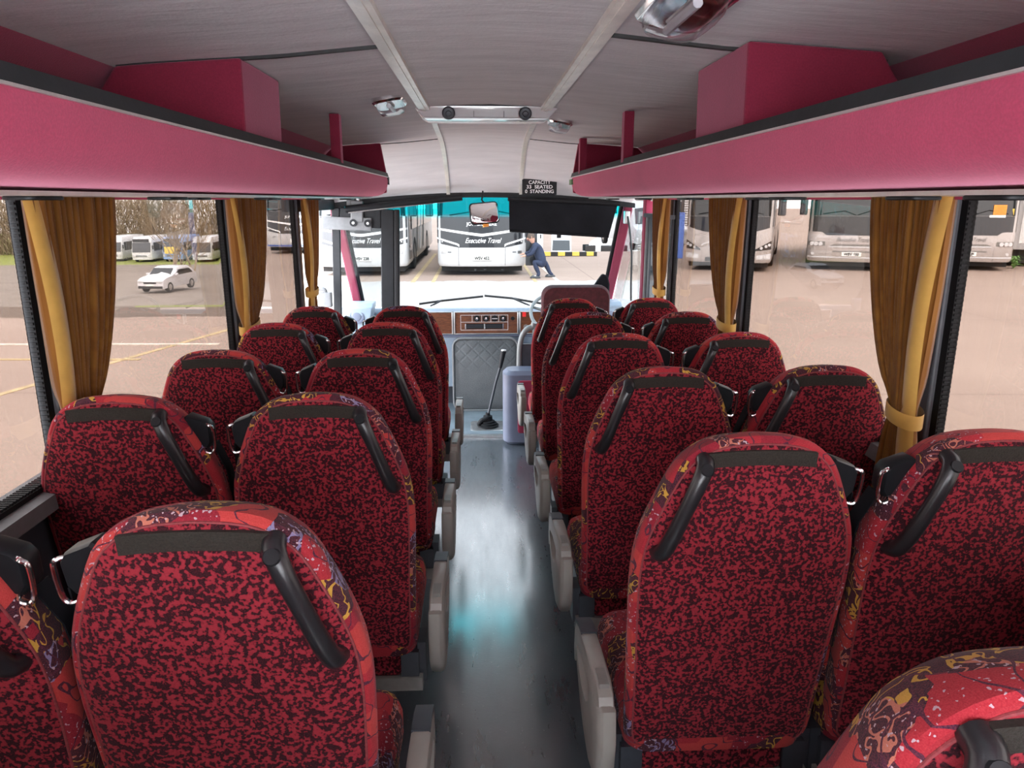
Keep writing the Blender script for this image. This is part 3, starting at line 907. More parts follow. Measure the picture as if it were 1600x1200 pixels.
def meshes():
    R = {}
    mb = MB(); mb.loft([backloop(d, y) for d, y in ((0.024, 0.012), (0.016, 0.003), (0.008, 0.004), (0.001, 0.012), (0, 0.025), (0.005, 0.055), (0.013, 0.08), (0.024, 0.10), (0.042, 0.114))] + [scaled(f, y) for f, y in ((0.86, 0.12), (0.5, 0.115), (0.15, 0.11))])
    R['backrest'] = (mb, 'pattern')
    mb = MB(); mb.loft([backloop(d, y) for d, y in ((0.0165, 0.010), (0.0175, 0.001), (0.028, -0.003))] + [scaled(f, y) for f, y in ((0.95, -0.006), (0.75, -0.009), (0.45, -0.010), (0.12, -0.010))])
    R['back_panel'] = (mb, 'speckle')
    mb = MB(); mb.tube([Vector(p) for p in backloop(0.0160, 0.002)], 0.0022, 6, True)
    R['piping'] = (mb, 'piping')
    # cushion
    mb = MB(); L = []
    for d, z in ((0.03, .395), (0.006, .405), (0, .43), (0, .475), (0.008, .505), (0.03, .522), (0.08, .53)):
        l = []
        for q, (sx, sy) in enumerate(((1, 1), (-1, 1), (-1, -1), (1, -1))):
            for i in range(6):
                a = PI / 2 * (q + i / 5); hx, hy, r = 0.213 - d, 0.225 - d, 0.06
                l.append((sx * (hx - r) + r * math.cos(a), 0.37 + sy * (hy - r) + r * math.sin(a), z + 0.025 * ((0.37 + sy * (hy - r) + r * math.sin(a)) - 0.3)))
        L.append(l)
    mb.loft(L); R['cushion'] = (mb, 'pattern')
    # rear skirt under the back panel
    mb = MB(); mb.rbox((-0.165, 0.175, .325), (0.165, 0.23, .405), 0.015, 3, axis=1); R['rear_skirt'] = (mb, 'speckle')
    mb = MB(); mb.box((-0.225, 0.165, .285), (0.225, 0.235, .325)); R['frame_beam'] = (mb, 'rail')
    return R
M['piping'] = simple('dark_rose_piping', (0.20, 0.03, 0.035), 0.8, var=0.3, scale=200)
SEATM = {}
def put(mb_mat, name, T, key, **kw):
    if key not in SEATM:
        mb, mt = mb_mat() if callable(mb_mat) else mb_mat
        o = mb.build(name, mt, T, **kw); SEATM[key] = o.data
        return o
    o = bpy.data.objects.new(name, SEATM[key]); COL.objects.link(o); o.parent = T
    return o
RM = meshes()
def seat(label, loc, kind, h, belt, aisle):
    """h: side of the grab handle (+1 = +X), belt: side of the belt guide, aisle: side of the armrest or 0"""
    T = thing('passenger_seat', label, 'seat', loc, (math.atan(SL), 0, 0), 'passenger seats')
    for nme in ('backrest', 'back_panel', 'cushion', 'rear_skirt', 'frame_beam'):
        o = put(RM[nme], nme, T, nme, **({'bevel': 0.004} if nme == 'frame_beam' else {}))
        if nme == 'backrest': back = o
        if nme == 'back_panel': pan = o
    o = put(RM['piping'], 'piping', T, 'piping'); o.parent = back
    # carpet strip near the top of the back
    def f():
        m = MB(); L = []
        for i in range(13):
            x = -0.104 + 0.208 * i / 12
            x = x * -h
            zt = 1.158 - 0.55 * x * x
            L.append([sh(x, -0.011, zt - 0.030), sh(x, -0.010, zt), sh(x, 0.0, zt), sh(x, 0.0, zt - 0.030)])
        m.loft(L); return m, 'velcro'
    o = put(f, 'carpet_strip', T, ('strip', h)); o.parent = pan
    # grab handle
    def f():
        m = MB()
        P = smooth_path([sh(h * 0.108, 0.0, 1.137), sh(h * 0.113, -0.024, 1.130), sh(h * 0.126, -0.038, 1.100), sh(h * 0.146, -0.042, 1.045), sh(h * 0.165, -0.038, 0.985), sh(h * 0.177, -0.024, 0.945), sh(h * 0.180, 0.0, 0.937)], 5)
        n = len(P)
        m.tube(P, [0.0145 + 0.003 * abs(2 * i / (n - 1) - 1) for i in range(n)], 12)
        return m, 'grip'
    hd = put(f, 'grab_handle', T, ('handle', h))
    def f():
        m = MB(); c = Vector(sh(h * 0.114, -0.034, 1.120)); m.disc(c + Vector((0, -0.0085, 0.010)), (0, -0.75, 0.5), 0.013, 0.003, 16, 0.011); return m, 'black'
    o = put(f, 'screw_cap', T, ('cap', h)); o.parent = hd
    # belt guide
    def f():
        m = MB(); b = belt
        pts = [(0.138, 1.112), (0.158, 1.128), (0.198, 1.112), (0.208, 1.096), (0.206, 1.055), (0.196, 1.040), (0.180, 1.044), (0.142, 1.095)]
        lo = []
        for d, y in ((0.004, 0.020), (0, 0.026), (0, 0.062), (0.006, 0.072)):
            cx = sum(p[0] for p in pts) / 8; cz = sum(p[1] for p in pts) / 8
            k_ = 1 - d / 0.04
            lo.append([sh(b * (cx + (p[0] - cx) * k_), y, cz + (p[1] - cz) * k_) for p in pts])
        m.loft(lo); return m, 'black'
    bg_ = put(f, 'belt_guide', T, ('guide', belt))
    def f():
        m = MB(); b = belt
        P = smooth_path([sh(b * 0.196, 0.03, 1.104), sh(b * 0.210, 0.02, 1.102), sh(b * 0.217, 0.022, 1.090), sh(b * 0.215, 0.02, 1.046), sh(b * 0.206, 0.018, 1.030), sh(b * 0.190, 0.02, 1.034), sh(b * 0.188, 0.03, 1.044)], 4)
        m.tube(P, 0.004, 8); return m, 'chrome'
    o = put(f, 'belt_loop', T, ('loop', belt)); o.parent = bg_
    def f():
        m = MB(); b = belt
        L = []
        for (x, y, z) in ((0.206, 0.045, 1.05), (0.220, 0.07, 0.97), (0.224, 0.085, 0.82), (0.222, 0.10, 0.6), (0.212, 0.12, 0.45)):
            L.append([sh(b * x, y - 0.018, z), sh(b * x, y + 0.024, z), sh(b * (x + 0.003), y + 0.024, z), sh(b * (x + 0.003), y - 0.018, z)])
        m.loft(L); return m, 'blind'
    put(f, 'belt_strap', T, ('strap', belt))
    # frame brackets and leg
    for sx in (-1, 1):
        def f():
            m = MB(); m.box((sx * 0.19 - 0.025, 0.172, .30), (sx * 0.19 + 0.025, 0.24, .40)); m.box((sx * 0.222 - 0.012, 0.19, .30), (sx * 0.222 + 0.012, 0.27, .42)); return m, 'dgrey'
        put(f, 'bracket', T, ('bracket', sx), bevel=0.004)
    def f():
        m = MB(); ax = -0.06 * (aisle or 1)
        for q in (-1, 1):
            L = []
            for z, y in ((.287, 0.24), (.18, 0.25 + q * 0.03), (0.02, 0.27 + q * 0.15), (0.0, 0.27 + q * 0.16)):
                L.append([(ax - 0.03, y - 0.03, z), (ax + 0.03, y - 0.03, z), (ax + 0.03, y + 0.03, z), (ax - 0.03, y + 0.03, z)])
            m.loft(L)
        m.box((ax - 0.04, 0.08, 0.0), (ax + 0.04, 0.46, 0.012))
        m.box((ax - 0.025, 0.2, 0.25), (ax + 0.025, 0.5, 0.29)); return m, 'rail'
    put(f, 'leg', T, ('leg', aisle), bevel=0.005)
    def f():
        m = MB(); m.box((-0.20, 0.2, .33), (0.20, 0.55, .395)); return m, 'dgrey'
    put(f, 'seat_pan', T, 'pan', bevel=0.01)
    if aisle:
        xa = 0.276 * aisle
        def f():
            m = MB(); L = []
            side = [(.02, .60), (.012, .52), (.025, .455), (.06, .41), (.12, .395), (.20, .41), (.28, .45), (.345, .505), (.375, .55), (.36, .562), (.32, .53), (.26, .51), (.18, .515), (.14, .545), (.12, .595)]
            cx = sum(p[0] for p in side) / len(side); cz = sum(p[1] for p in side) / len(side)
            for d, x in ((0.9, -0.026), (0.97, -0.022), (1, -0.012), (1, 0.012), (0.96, 0.022), (0.88, 0.028)):
                L.append([(xa + aisle * x * 0.78, cx + (p[0] - cx) * d, cz + (p[1] - cz) * d) for p in side])
            m.loft(L); return m, 'armgrey'
        sh_ = put(f, 'armrest_bracket', T, ('ab', aisle))
        def f():
            m = MB()
            side = [(.05, .50), (.032, .58), (.05, .614), (.09, .628), (.22, .625), (.34, .614), (.39, .598), (.412, .565), (.42, .51), (.41, .48), (.39, .485), (.375, .53), (.355, .555), (.27, .570), (.16, .570), (.12, .53), (.10, .49)]
            L = []
            cx = .23; cz = .57
            for d, x in ((0.94, -0.024), (1, -0.019), (1, 0.019), (0.94, 0.024)):
                L.append([(xa + aisle * x * 0.78, cx + (p[0] - cx) * d, cz + (p[1] - cz) * d) for p in side])
            m.loft(L); return m, 'armgrey'
        arm = put(f, 'armrest', T, ('arm', aisle))
        def f():
            m = MB(); L = []
            for (y, z) in ((.29, .605), (.29, .6225), (.345, .6185), (.396, .602), (.417, .568), (.408, .565), (.38, .59)):
                L.append([(xa - 0.0185, y, z), (xa + 0.0185, y, z)])
            v = [p for l in L for p in l]; m.loft([[l[0] for l in L], [l[1] for l in L]]); return m, 'dgrey'
        o = put(f, 'armrest_pad', T, ('pad', aisle)); o.parent = arm
        def f():
            m = MB(); m.box((xa - 0.010, .07, .60), (xa + 0.010, .13, .631)); return m, 'rail'
        o = put(f, 'release_catch', T, ('catch', aisle), bevel=0.003); o.parent = arm
    return T
RY = [0.512, 1.286, 2.0, 2.717, 3.459, 4.22]
LY = [0.951, 1.698, 2.383, 3.119, 3.831]
ORD = ['nearest', 'second', 'third', 'fourth', 'fifth', 'farthest']
def place(x, Y, label, h, belt, aisle):
    y = Y - 1.184 * 0.042
    return seat(label, (x, y, fz(y)), None, h, belt, aisle)
RL = ['right aisle seat at the bottom right corner, closest to the camera, only its top showing',
      'right aisle seat seen whole from behind, second row from the camera',
      'right aisle seat in the third row from the camera, speckled red back',
      'right aisle seat in the fourth row from the camera, beside the aisle floor',
      'right aisle seat in the fifth row, one row behind the foremost',
      'foremost right aisle seat, directly behind the driver seat']
for i, Y in enumerate(RY): place(0.528, Y, RL[i], -1, 1, -1)
RWL = ['right window seat at the right picture edge beneath the big gold curtain',
       'right window seat in the third row, left of the big gold curtain',
       'right window seat in the fourth row, below the second gold curtain',
       'right window seat in the fifth row, just behind the foremost right window seat',
       'foremost right window seat, below the far right curtain']
for i, Y in enumerate(RY[1:]): place(0.998, Y, RWL[i], -1, -1, 0)
LAL = ['left aisle seat closest to the camera, large red back at lower left',
       'left aisle seat in the second row from the camera',
       'left aisle seat in the third row from the camera',
       'left aisle seat in the fourth row, one row behind the foremost',
       'foremost left aisle seat, nearest the dashboard']
for i, Y in enumerate(LY): place(-0.398, Y, LAL[i], 1, -1, 1)
LWL = ['left window seat cut off by the left picture edge, only its corner showing',
       'left window seat in the second row, beside the large left curtain',
       'left window seat in the third row from the camera',
       'left window seat in the fourth row, below the second left curtain',
       'foremost left window seat, just behind the entrance']
for i, Y in enumerate(LY): place(-0.866, Y, LWL[i], 1, 1, 0)

place(0.998, 0.53, 'right window seat beside the camera, just outside the right picture edge', -1, -1, 0)  # these five unseen seats are added to shade the rows in view
place(-0.398, 0.225, 'left aisle seat beside the camera, just below the picture', 1, -1, 1)
place(-0.866, 0.225, 'left window seat beside the camera, just below the picture', 1, 1, 0)
place(0.528, -0.21, 'right aisle seat behind the camera', -1, 1, -1)
place(0.998, -0.21, 'right window seat behind the camera', -1, -1, 0)

# ================================================================== CURTAINS
def curtain(s, X, yp, yt, ytie, label, seed, zbot=0.52):
    """hung at the pillar; yp pillar edge, yt far end at the top, ytie far end at the tie"""
    T = thing('curtain', label, 'curtain', (X, 0, 0), group='gold window curtains')
    rnd = random.Random(seed)
    npl = 17; per = 8; n = npl * per
    ph = [rnd.uniform(0.6, 1.2) for _ in range(npl + 1)]
    zs_ = [1.353 - (1.353 - zbot) * q / 28 for q in range(29)]
    rows = []
    ZTIE = 0.815
    for z in zs_:
        if z > ZTIE:
            t = ((1.353 - z) / (1.353 - ZTIE)); e = t ** 1.5 * (1 - 0.15 * math.sin(t * PI))
            far = yt + (ytie - yt) * e; near = yp + 0.01 + 0.028 * t ** 2
        else:
            t = (ZTIE - z) / 0.28
            far = ytie + 0.035 * math.sin(min(1, t) * PI / 2); near = yp + 0.038 - 0.03 * min(1, t * 1.4)
        tie = math.exp(-((z - ZTIE) / 0.05) ** 2)
        row = []
        for i in range(n + 1):
            u = i / n; pl = u * npl; k_ = int(min(pl, npl - 1e-6))
            amp = (0.030 if z > ZTIE else 0.020) * ph[k_] * (1 - 0.45 * tie)
            dx = amp * 0.64 * math.asin(0.985 * math.sin(pl * 2 * PI))
            y = near + (far - near) * (u + 0.25 / npl * math.sin(pl * 4 * PI) * 0.3)
            row.append((-s * (0.012 + 0.018 * tie * math.sin(u * PI)) + dx - s * 0.006, y, z))
        rows.append(row)
    mb = MB(); mb.grid(rows); mb.build('pleats', 'curtain', T, auto=180)
    # turned gold hem on the pillar side
    mb = MB(); rr = []
    for z in zs_:
        t = (1.353 - z) / (1.353 - ZTIE)
        if z > ZTIE: near = yp + 0.006 + 0.022 * t ** 2; wd = 0.05 - 0.012 * t
        else: near = yp + 0.03 - 0.02 * min(1, (ZTIE - z) / 0.2); wd = 0.05
        xo = -s * (0.030 + 0.020 * math.sin(min(1, t) * PI * 0.9))
        rr.append([(xo + s * 0.012, near - 0.006, z), (xo, near, z), (xo - s * 0.004, near + wd * 0.5, z), (xo, near + wd, z), (xo + s * 0.015, near + wd + 0.006, z)])
    mb.grid(rr); mb.build('hem', 'curtainhem', T, auto=180)
    mb = MB(); L = []
    P = []
    for a in range(24):
        an = 2 * PI * a / 24
        P.append((-s * 0.020 + 0.040 * math.cos(an), (yp + 0.03 + ytie) / 2 + (abs(ytie - yp - 0.03) / 2 + 0.012) * math.sin(an)))
    for z, g in ((0.775, 0.97), (0.778, 1.0), (0.812, 1.0), (0.815, 0.97)):
        L.append([(p[0] * g, p[1], z + 0.012 * math.sin(2 * PI * i / 24)) for i, p in enumerate(P)])
    mb.loft(L, False, False); mb.build('tieback', 'curtainhem', T)
    return T
M['curtainhem'] = simple('gold_curtain_hem', (0.50, 0.29, 0.055), 0.75, var=0.15, scale=9, sheen=0.3)
CL, CR = -1.044, 1.132
curtain(-1, CL, 1.75, 2.165, 1.93, 'wide gold pleated curtain tied at the nearest left window pillar', 1, 0.74)
curtain(-1, CL, 3.18, 3.62, 3.37, 'gold curtain at the middle left window pillar', 2, 0.74)
curtain(-1, CL, 4.47, 4.80, 4.61, 'narrow gold curtain at the farthest left pillar beside the entrance', 3, 0.55)
curtain(1, CR, 1.735, 2.06, 1.86, 'wide gold pleated curtain tied at the nearest right window pillar', 4)
curtain(1, CR, 3.16, 3.58, 3.31, 'gold curtain at the middle right window pillar', 5)
curtain(1, CR, 4.45, 4.72, 4.58, 'narrow gold curtain at the farthest right pillar by the driver window', 6)
# ================================================================== CAB
T = thing('dashboard', 'walnut veneered dashboard with heater dials and air vents under the windscreen', 'dashboard', (0, 6.36, 0))
b = MB(); b.prism([(0.0, 0.18), (0.0, 0.395), (0.03, 0.425), (0.24, 0.40), (0.24, -0.3), (0.10, -0.3)], 0, -1.02, 1.10); b.build('body', 'paleblue', T, bevel=0.012)
b = MB(); b.rbox((-1.0, -0.012, 0.172), (1.08, 0.02, 0.196), 0.01, axis=0); b.build('lower_rail', 'bluegrey', T)
for x0, x1, nm in ((-0.72, -0.245, 'a'), (-0.215, 0.325, 'b'), (0.355, 0.60, 'c')):
    b = MB(); b.box((x0, -0.010, 0.205), (x1, 0.0, 0.392)); pn = b.build('veneer_panel', 'wood', T, bevel=0.004)
    f = MB()
    for (q0, q1) in (((x0 - 0.012, 0.199), (x1 + 0.012, 0.207)), ((x0 - 0.012, 0.390), (x1 + 0.012, 0.400)), ((x0 - 0.012, 0.199), (x0, 0.400)), ((x1, 0.199), (x1 + 0.012, 0.400))):
        f.box((q0[0], -0.016, q0[1]), (q1[0], 0.0, q1[1]))
    f.build('metal_frame', 'steel', pn, bevel=0.003)
    if nm == 'b':
        f = MB(); t_ = 0.0022
        def ring(a, c, e, g):
            for lo, hi in (((a, c), (e, c + 2 * t_)), ((a, g - 2 * t_), (e, g)), ((a, c), (a + 2 * t_, g)), ((e - 2 * t_, c), (e, g))): f.box((lo[0], -0.0115, lo[1]), (hi[0], -0.0095, hi[1]))
        ring(-0.17, 0.235, 0.245, 0.370); f.box((-0.17, -0.0115, 0.305), (0.245, -0.0095, 0.309))
        for xx in (-0.07, 0.012, 0.092, 0.16): f.box((xx, -0.0115, 0.307), (xx + 0.004, -0.0095, 0.37))
        f.build('inlay_lines', 'silverline', pn, smooth=False)
        for xx, dk in ((-0.028, 0), (0.052, 0), (0.128, 1), (0.202, 0)):
            d = MB(); d.disc((xx, -0.010, 0.338), (0, -1, 0), 0.029, 0.006, 20); dl = d.build('dial', 'black', T)
            if dk == 0:
                d = MB(); d.lathe((xx, -0.016, 0.338), (0, -1, 0), [(0.015, 0), (0.013, 0.014), (0.004, 0.016)]); d.build('knob', 'chrome', dl)
            else:
                d = MB(); d.box((xx - 0.024, -0.018, 0.333), (xx + 0.024, -0.015, 0.341)); d.build('slider', 'steel', dl)
        for xx in (-0.12, 0.045):
            d = MB(); d.box((xx, -0.013, 0.248), (xx + 0.150, 0.0, 0.292)); v = d.build('air_vent', 'black', T)
            d = MB()
            for zz_ in (0.258, 0.268, 0.278): d.box((xx + 0.006, -0.017, zz_), (xx + 0.144, -0.011, zz_ + 0.003))
            d.build('louvre', 'dgrey', v)
            d = MB(); d.box((xx - 0.012, -0.016, 0.246), (xx - 0.002, -0.008, 0.294)); d.box((xx + 0.152, -0.016, 0.246), (xx + 0.160, -0.008, 0.294)); d.build('vent_frame', 'chrome', v)
        d = MB(); d.disc((0.285, -0.010, 0.338), (0, -1, 0), 0.017, 0.008, 18); d.build('socket', 'black', T)
    if nm == 'c':
        d = MB(); d.box((0.37, -0.018, 0.352), (0.40, -0.008, 0.392)); d.build('red_switch', 'redtab', T)['label'] = 'red rocker switch'
        d = MB(); d.disc((0.40, -0.010, 0.262), (0, -1, 0), 0.022, 0.012, 18); d.build('ignition_switch', 'steel', T)
        d = MB(); d.lathe((0.45, -0.010, 0.275), (0, -1, 0), [(0.014, 0), (0.014, 0.03), (0.004, 0.032)]); d.build('amber_knob', 'amber', T)['label'] = 'amber knob'
# wiper arms resting outside at the foot of the windscreen
for i, (pa, pb, pc, lab) in enumerate((((655, 475), (755, 463), (690, 470), 'left windscreen wiper lying along the foot of the glass'), ((845, 474), (757, 462), (800, 466), 'right windscreen wiper lying along the foot of the glass'))):
    T = thing('windscreen_wiper', lab, 'wiper', (0, 0, 0))
    A, B, C_ = at(*pa, 6.72), at(*pb, 6.72), at(*pc, 6.72)
    b = MB(); b.tube([A, C_, B], 0.010, 8); b.build('blade', 'black', T)
    b = MB(); b.tube([A + Vector((0.1 if i == 0 else -0.1, -0.01, -0.02)), C_ + Vector((0, -0.012, 0.004))], 0.008, 8); b.build('arm', 'dgrey', T)
# corner loudspeakers on the dash ends
for (x, y_, lab, sg) in ((-1.015, 6.12, 'pale blue-grey dash end box with round loudspeaker at the left corner', 1), (1.185 - 0.10, 6.00, 'pale blue-grey dash end box with round loudspeaker at the right corner', -1)):
    T = thing('speaker_box', lab, 'speaker', (x, y_, 0.27 if sg > 0 else 0.29), (0, 0, 0))
    b = MB(); w_ = 0.125 if sg > 0 else 0.09
    b.loft([[(-w_, 0.03, -0.10), (w_ * 0.5, 0.03, -0.10), (w_ * 0.5, 0.22, -0.10), (-w_, 0.22, -0.10)], [(-w_, 0.0, 0.20), (w_, 0.0, 0.20), (w_, 0.22, 0.20), (-w_, 0.22, 0.20)], [(-w_, 0.05, 0.23), (w_, 0.05, 0.23), (w_, 0.22, 0.23), (-w_, 0.22, 0.23)]])
    b.build('housing', 'paleblue', T, bevel=0.01)
    b = MB()
    for r, h in ((0.062, 0.010),): b.lathe((-0.01, 0.012, 0.125), (0, -1, 0.1), [(0.064, 0), (0.064, 0.010), (0.052, 0.012), (0.048, 0.006), (0.036, 0.006), (0.034, 0.012), (0.022, 0.014), (0.002, 0.012)], 28)
    b.build('speaker_grille', 'bluegrey', T)

# engine cover
T = thing('engine_cover', 'grey quilted vinyl engine cover below the dashboard', 'engine cover', (0.045, 6.26, fz(6.26) + 0.012))
b = MB(); b.rbox((-0.285, 0.0, 0.0), (0.285, 0.09, 0.655), 0.075, 5, axis=1); b.build('cover', 'quilt', T)
b = MB(); P = []
for q, (sx, sz) in enumerate(((1, 1), (-1, 1), (-1, -1), (1, -1))):
    for i in range(6):
        a = PI / 2 * (q + i / 5); P.append((sx * 0.205 + 0.075 * math.cos(a), 0.003, 0.3275 + sz * 0.2475 + 0.075 * math.sin(a)))
b.tube(P, 0.010, 8, True); b.build('edge_piping', 'mgrey', T)

# gear lever
gz = fz(5.75) + 0.012
T = thing('gear_lever', 'long black gear lever with rubber boot on the cab floor', 'gear lever', (0.055, 5.72, gz))
b = MB(); b.rbox((-0.14, -0.13, -0.0), (0.13, 0.14, 0.008), 0.03); b.build('floor_plate', 'steel', T)
b = MB(); b.lathe((0, 0, 0.008), (0, 0, 1), [(0.085, 0), (0.088, 0.012), (0.07, 0.016), (0.072, 0.028), (0.055, 0.032), (0.056, 0.044), (0.038, 0.05), (0.036, 0.085), (0.020, 0.09), (0.018, 0.11)], 24); b.build('boot', 'rubber', T)
b = MB(); b.tube(smooth_path([(-0.075, -0.03, 0.03), (-0.05, -0.035, 0.065), (-0.01, -0.03, 0.08), (0.0, -0.01, 0.085)]), 0.018, 10); b.build('boot_fold', 'rubber', T)
top = at(787, 548, 5.72) - Vector((0.055, 5.72, gz))
b = MB(); b.tube([(0, 0, 0.09), top * 0.55 + Vector((-0.004, 0, 0.03)), top * 0.8], [0.010, 0.011, 0.012], 10); b.build('shaft', 'dgrey', T)
b = MB(); b.tube([top * 0.78, top * 0.95, top], [0.014, 0.021, 0.022], 12); kn = b.build('grip', 'black', T)
b = MB(); b.lathe(top, (0.1, 0, 1), [(0.022, 0), (0.020, 0.008), (0.004, 0.010)], 16); b.build('cap', 'steel', T)

# blue-grey side locker box by the driver
bx = at(783, 690, 5.2).x
T = thing('console_box', 'blue-grey plastic box standing on the floor beside the driver seat', 'box', (0, 5.2, fz(5.2)))
b = MB(); b.rbox((0.165, 0.0, 0.0), (0.435, 0.22, 0.565), 0.07, 5, axis=2); b.build('body', 'bluegrey', T)
b = MB(); b.rbox((0.27, -0.012, 0.10), (0.42, 0.004, 0.50), 0.02, 3, axis=1); b.build('panel', 'plushshade', T)['label'] = 'crimson side panel'
# grab hoop
T = thing('grab_hoop', 'grey tubular grab hoop in front of the foremost right aisle seat', 'grab rail', (0, 0, 0))
hp = [at(811, 640, 5.48), at(811, 585, 5.48), at(812, 545, 5.48), at(816, 525, 5.48), at(824, 514, 5.48), at(832, 512, 5.48)]
zb = fz(5.48); hp = [Vector((hp[0].x, 5.48, zb + 0.012))] + hp + [Vector((hp[-1].x + 0.02, 5.48, hp[-1].z - 0.03)), Vector((hp[-1].x + 0.03, 5.48, zb + 0.012))]
b = MB(); b.tube(smooth_path(hp, 4), 0.021, 12); b.build('tube', 'greywheel', T)
b = MB(); b.box((hp[1].x + 0.02, 5.47, zb + 0.1), (hp[-1].x - 0.01, 5.485, hp[4].z - 0.06)); b.build('infill_panel', 'dgrey', T)

# driver's seat
dy = 5.30
T = thing('driver_chair', 'dark red driver seat with low wide back behind the steering wheel', 'seat', (0.70, dy, fz(dy)))
zt = at(885, 447, dy).z - fz(dy)
b = MB(); L = []
for d, y in ((0.05, -0.01), (0.012, 0.0), (0, 0.03), (0, 0.09), (0.02, 0.12), (0.07, 0.13)):
    pts = []
    for q, (sx, sz) in enumerate(((1, 1), (-1, 1), (-1, -1), (1, -1))):
        for i in range(6):
            a = PI / 2 * (q + i / 5); hx, hz, r = 0.25 - d, (zt - 0.45) / 2 - d, 0.08
            pts.append((sx * (hx - r) + r * math.cos(a), y - 0.0, 0.45 + (zt - 0.45) / 2 + sz * (hz - r) + r * math.sin(a)))
    L.append(pts)
b.loft(L); b.build('backrest', 'driverred', T)
b = MB(); b.rbox((-0.25, 0.08, 0.40), (0.25, 0.55, 0.52), 0.06, 4); b.build('cushion', 'driverred', T)
b = MB(); b.box((-0.16, 0.1, 0.0), (0.16, 0.45, 0.40)); b.build('pedestal', 'dgrey', T, bevel=0.01)
# black shoulder wing (belt guard) right of the driver's seat back
P = [(914, 461), (925, 452), (935, 437), (942, 428), (950, 431), (953, 445), (951, 490), (915, 490)]
W = [at(px, py, 5.42) - Vector((0.70, dy, fz(dy))) for px, py in P]
b = MB(); b.loft([[p + Vector((0, 0, 0)) for p in W], [p + Vector((0, 0.05, 0)) for p in W]]); b.build('shoulder_wing', 'blind', T, bevel=0.012)
b = MB(); b.box((0.18, 0.1, 0.3), (0.34, 0.2, 0.85)); b.build('belt_post', 'black', T)

# steering wheel
wc = Vector((0.645, 6.02, 0.43))
T = thing('steering_wheel', 'grey steering wheel partly hidden behind the driver seat', 'steering wheel', wc, (math.radians(-52), 0, 0))
b = MB(); R_ = 0.225
b.tube([(R_ * math.cos(2 * PI * i / 40), 0, R_ * math.sin(2 * PI * i / 40)) for i in range(40)], 0.0145, 10, True)
o = b.build('rim', 'greywheel', T)
for a in (20, 160, 270):
    b = MB(); an = math.radians(a); b.tube([(0.03 * math.cos(an), 0.02, 0.03 * math.sin(an)), (R_ * math.cos(an), 0, R_ * math.sin(an))], [0.018, 0.011], 8); b.build('spoke', 'greywheel', T)
b = MB(); b.disc((0, -0.015, 0), (0, 1, 0), 0.055, 0.05, 24, 0.06); b.build('hub', 'dgrey', T)
b = MB(); b.tube([(0, 0.03, 0), (0, 0.38, 0.02)], 0.03, 10); b.build('column', 'dgrey', T)

# seat belt of the driver hanging by the right pillar
T = thing('driver_belt', 'black driver seat belt hanging beside the right windscreen pillar', 'seat belt', (0, 0, 0))
q = [at(981, 338, 5.62), at(984, 360, 5.60), at(987, 400, 5.55), at(986, 440, 5.52), at(986, 470, 5.5)]
b = MB(); b.tube(smooth_path(q, 5), 0.012, 8, flat=0.35); b.build('strap', 'black', T)
b = MB(); p0 = at(980, 337, 5.64); b.rbox((p0.x - 0.022, p0.y - 0.015, p0.z - 0.06), (p0.x + 0.022, p0.y + 0.05, p0.z + 0.035), 0.012); b.build('anchor', 'steel', T)

# entrance door leaf, swung inwards
DY = 5.62
xa, xb_, z0, z1 = -1.14, -0.655, fz(5.6) + 0.05, 1.27
T = thing('entrance_door', 'black framed glass entrance door leaf swung open at the left front', 'door', (xb_, DY, z0), (0, math.radians(2.0), 0))
wd, ht = xb_ - xa, z1 - z0
b = MB()
b.box((-0.125, -0.018, 0), (-0.03, 0.018, ht)); b.box((-wd, -0.018, 0), (-wd + 0.06, 0.018, ht)); b.box((-wd + 0.06, -0.018, ht - 0.14), (-0.125, 0.018, ht)); b.box((-wd + 0.06, -0.018, 0), (-0.125, 0.018, 0.12)); b.box((-wd + 0.06, -0.018, 0.62), (-0.125, 0.018, 0.68))
b.build('frame', 'black', T, bevel=0.006)
b = MB(); b.rbox((-0.03, -0.02, 0), (0.012, 0.02, ht), 0.012); b.build('rubber_edge', 'rubber', T)
b = MB(); b.box((-wd + 0.06, -0.003, 0.12), (-0.125, 0.003, 0.62)); b.box((-wd + 0.06, -0.003, 0.68), (-0.125, 0.003, ht - 0.14)); b.build('pane', 'clearglass', T, smooth=False)
b = MB(); b.box((-0.55, -0.045, ht - 0.16), (-0.19, -0.018, ht - 0.065)); hg = b.build('hinge_bar', 'mgrey', T, bevel=0.006)
for x in (-0.32, -0.215):
    d = MB(); d.disc((x, -0.045, ht - 0.105), (0, -1, 0), 0.027, 0.012, 18); d.build('bolt_boss', 'black', hg)
    d = MB(); d.disc((x, -0.057, ht - 0.105), (0, -1, 0), 0.010, 0.008, 8); d.build('bolt', 'steel', hg)
b = MB(); b.box((-0.34, -0.055, ht - 0.10), (-0.25, -0.02, ht + 0.055)); b.box((-0.37, -0.04, ht + 0.0), (-0.31, 0.0, ht + 0.08)); b.build('pivot_arm', 'mgrey', T, bevel=0.008)
T = thing('door_mechanism', 'dark door operating bracket under the left rack end', 'bracket', (-0.92, 5.60, 1.36))
b = MB(); b.box((-0.12, -0.06, 0.0), (0.14, 0.06, 0.09)); b.build('housing', 'black', T, bevel=0.008)
b = MB(); b.tube([(0.02, 0, 0.02), (0.05, 0, -0.05)], 0.02, 10); b.build('spindle', 'steel', T)
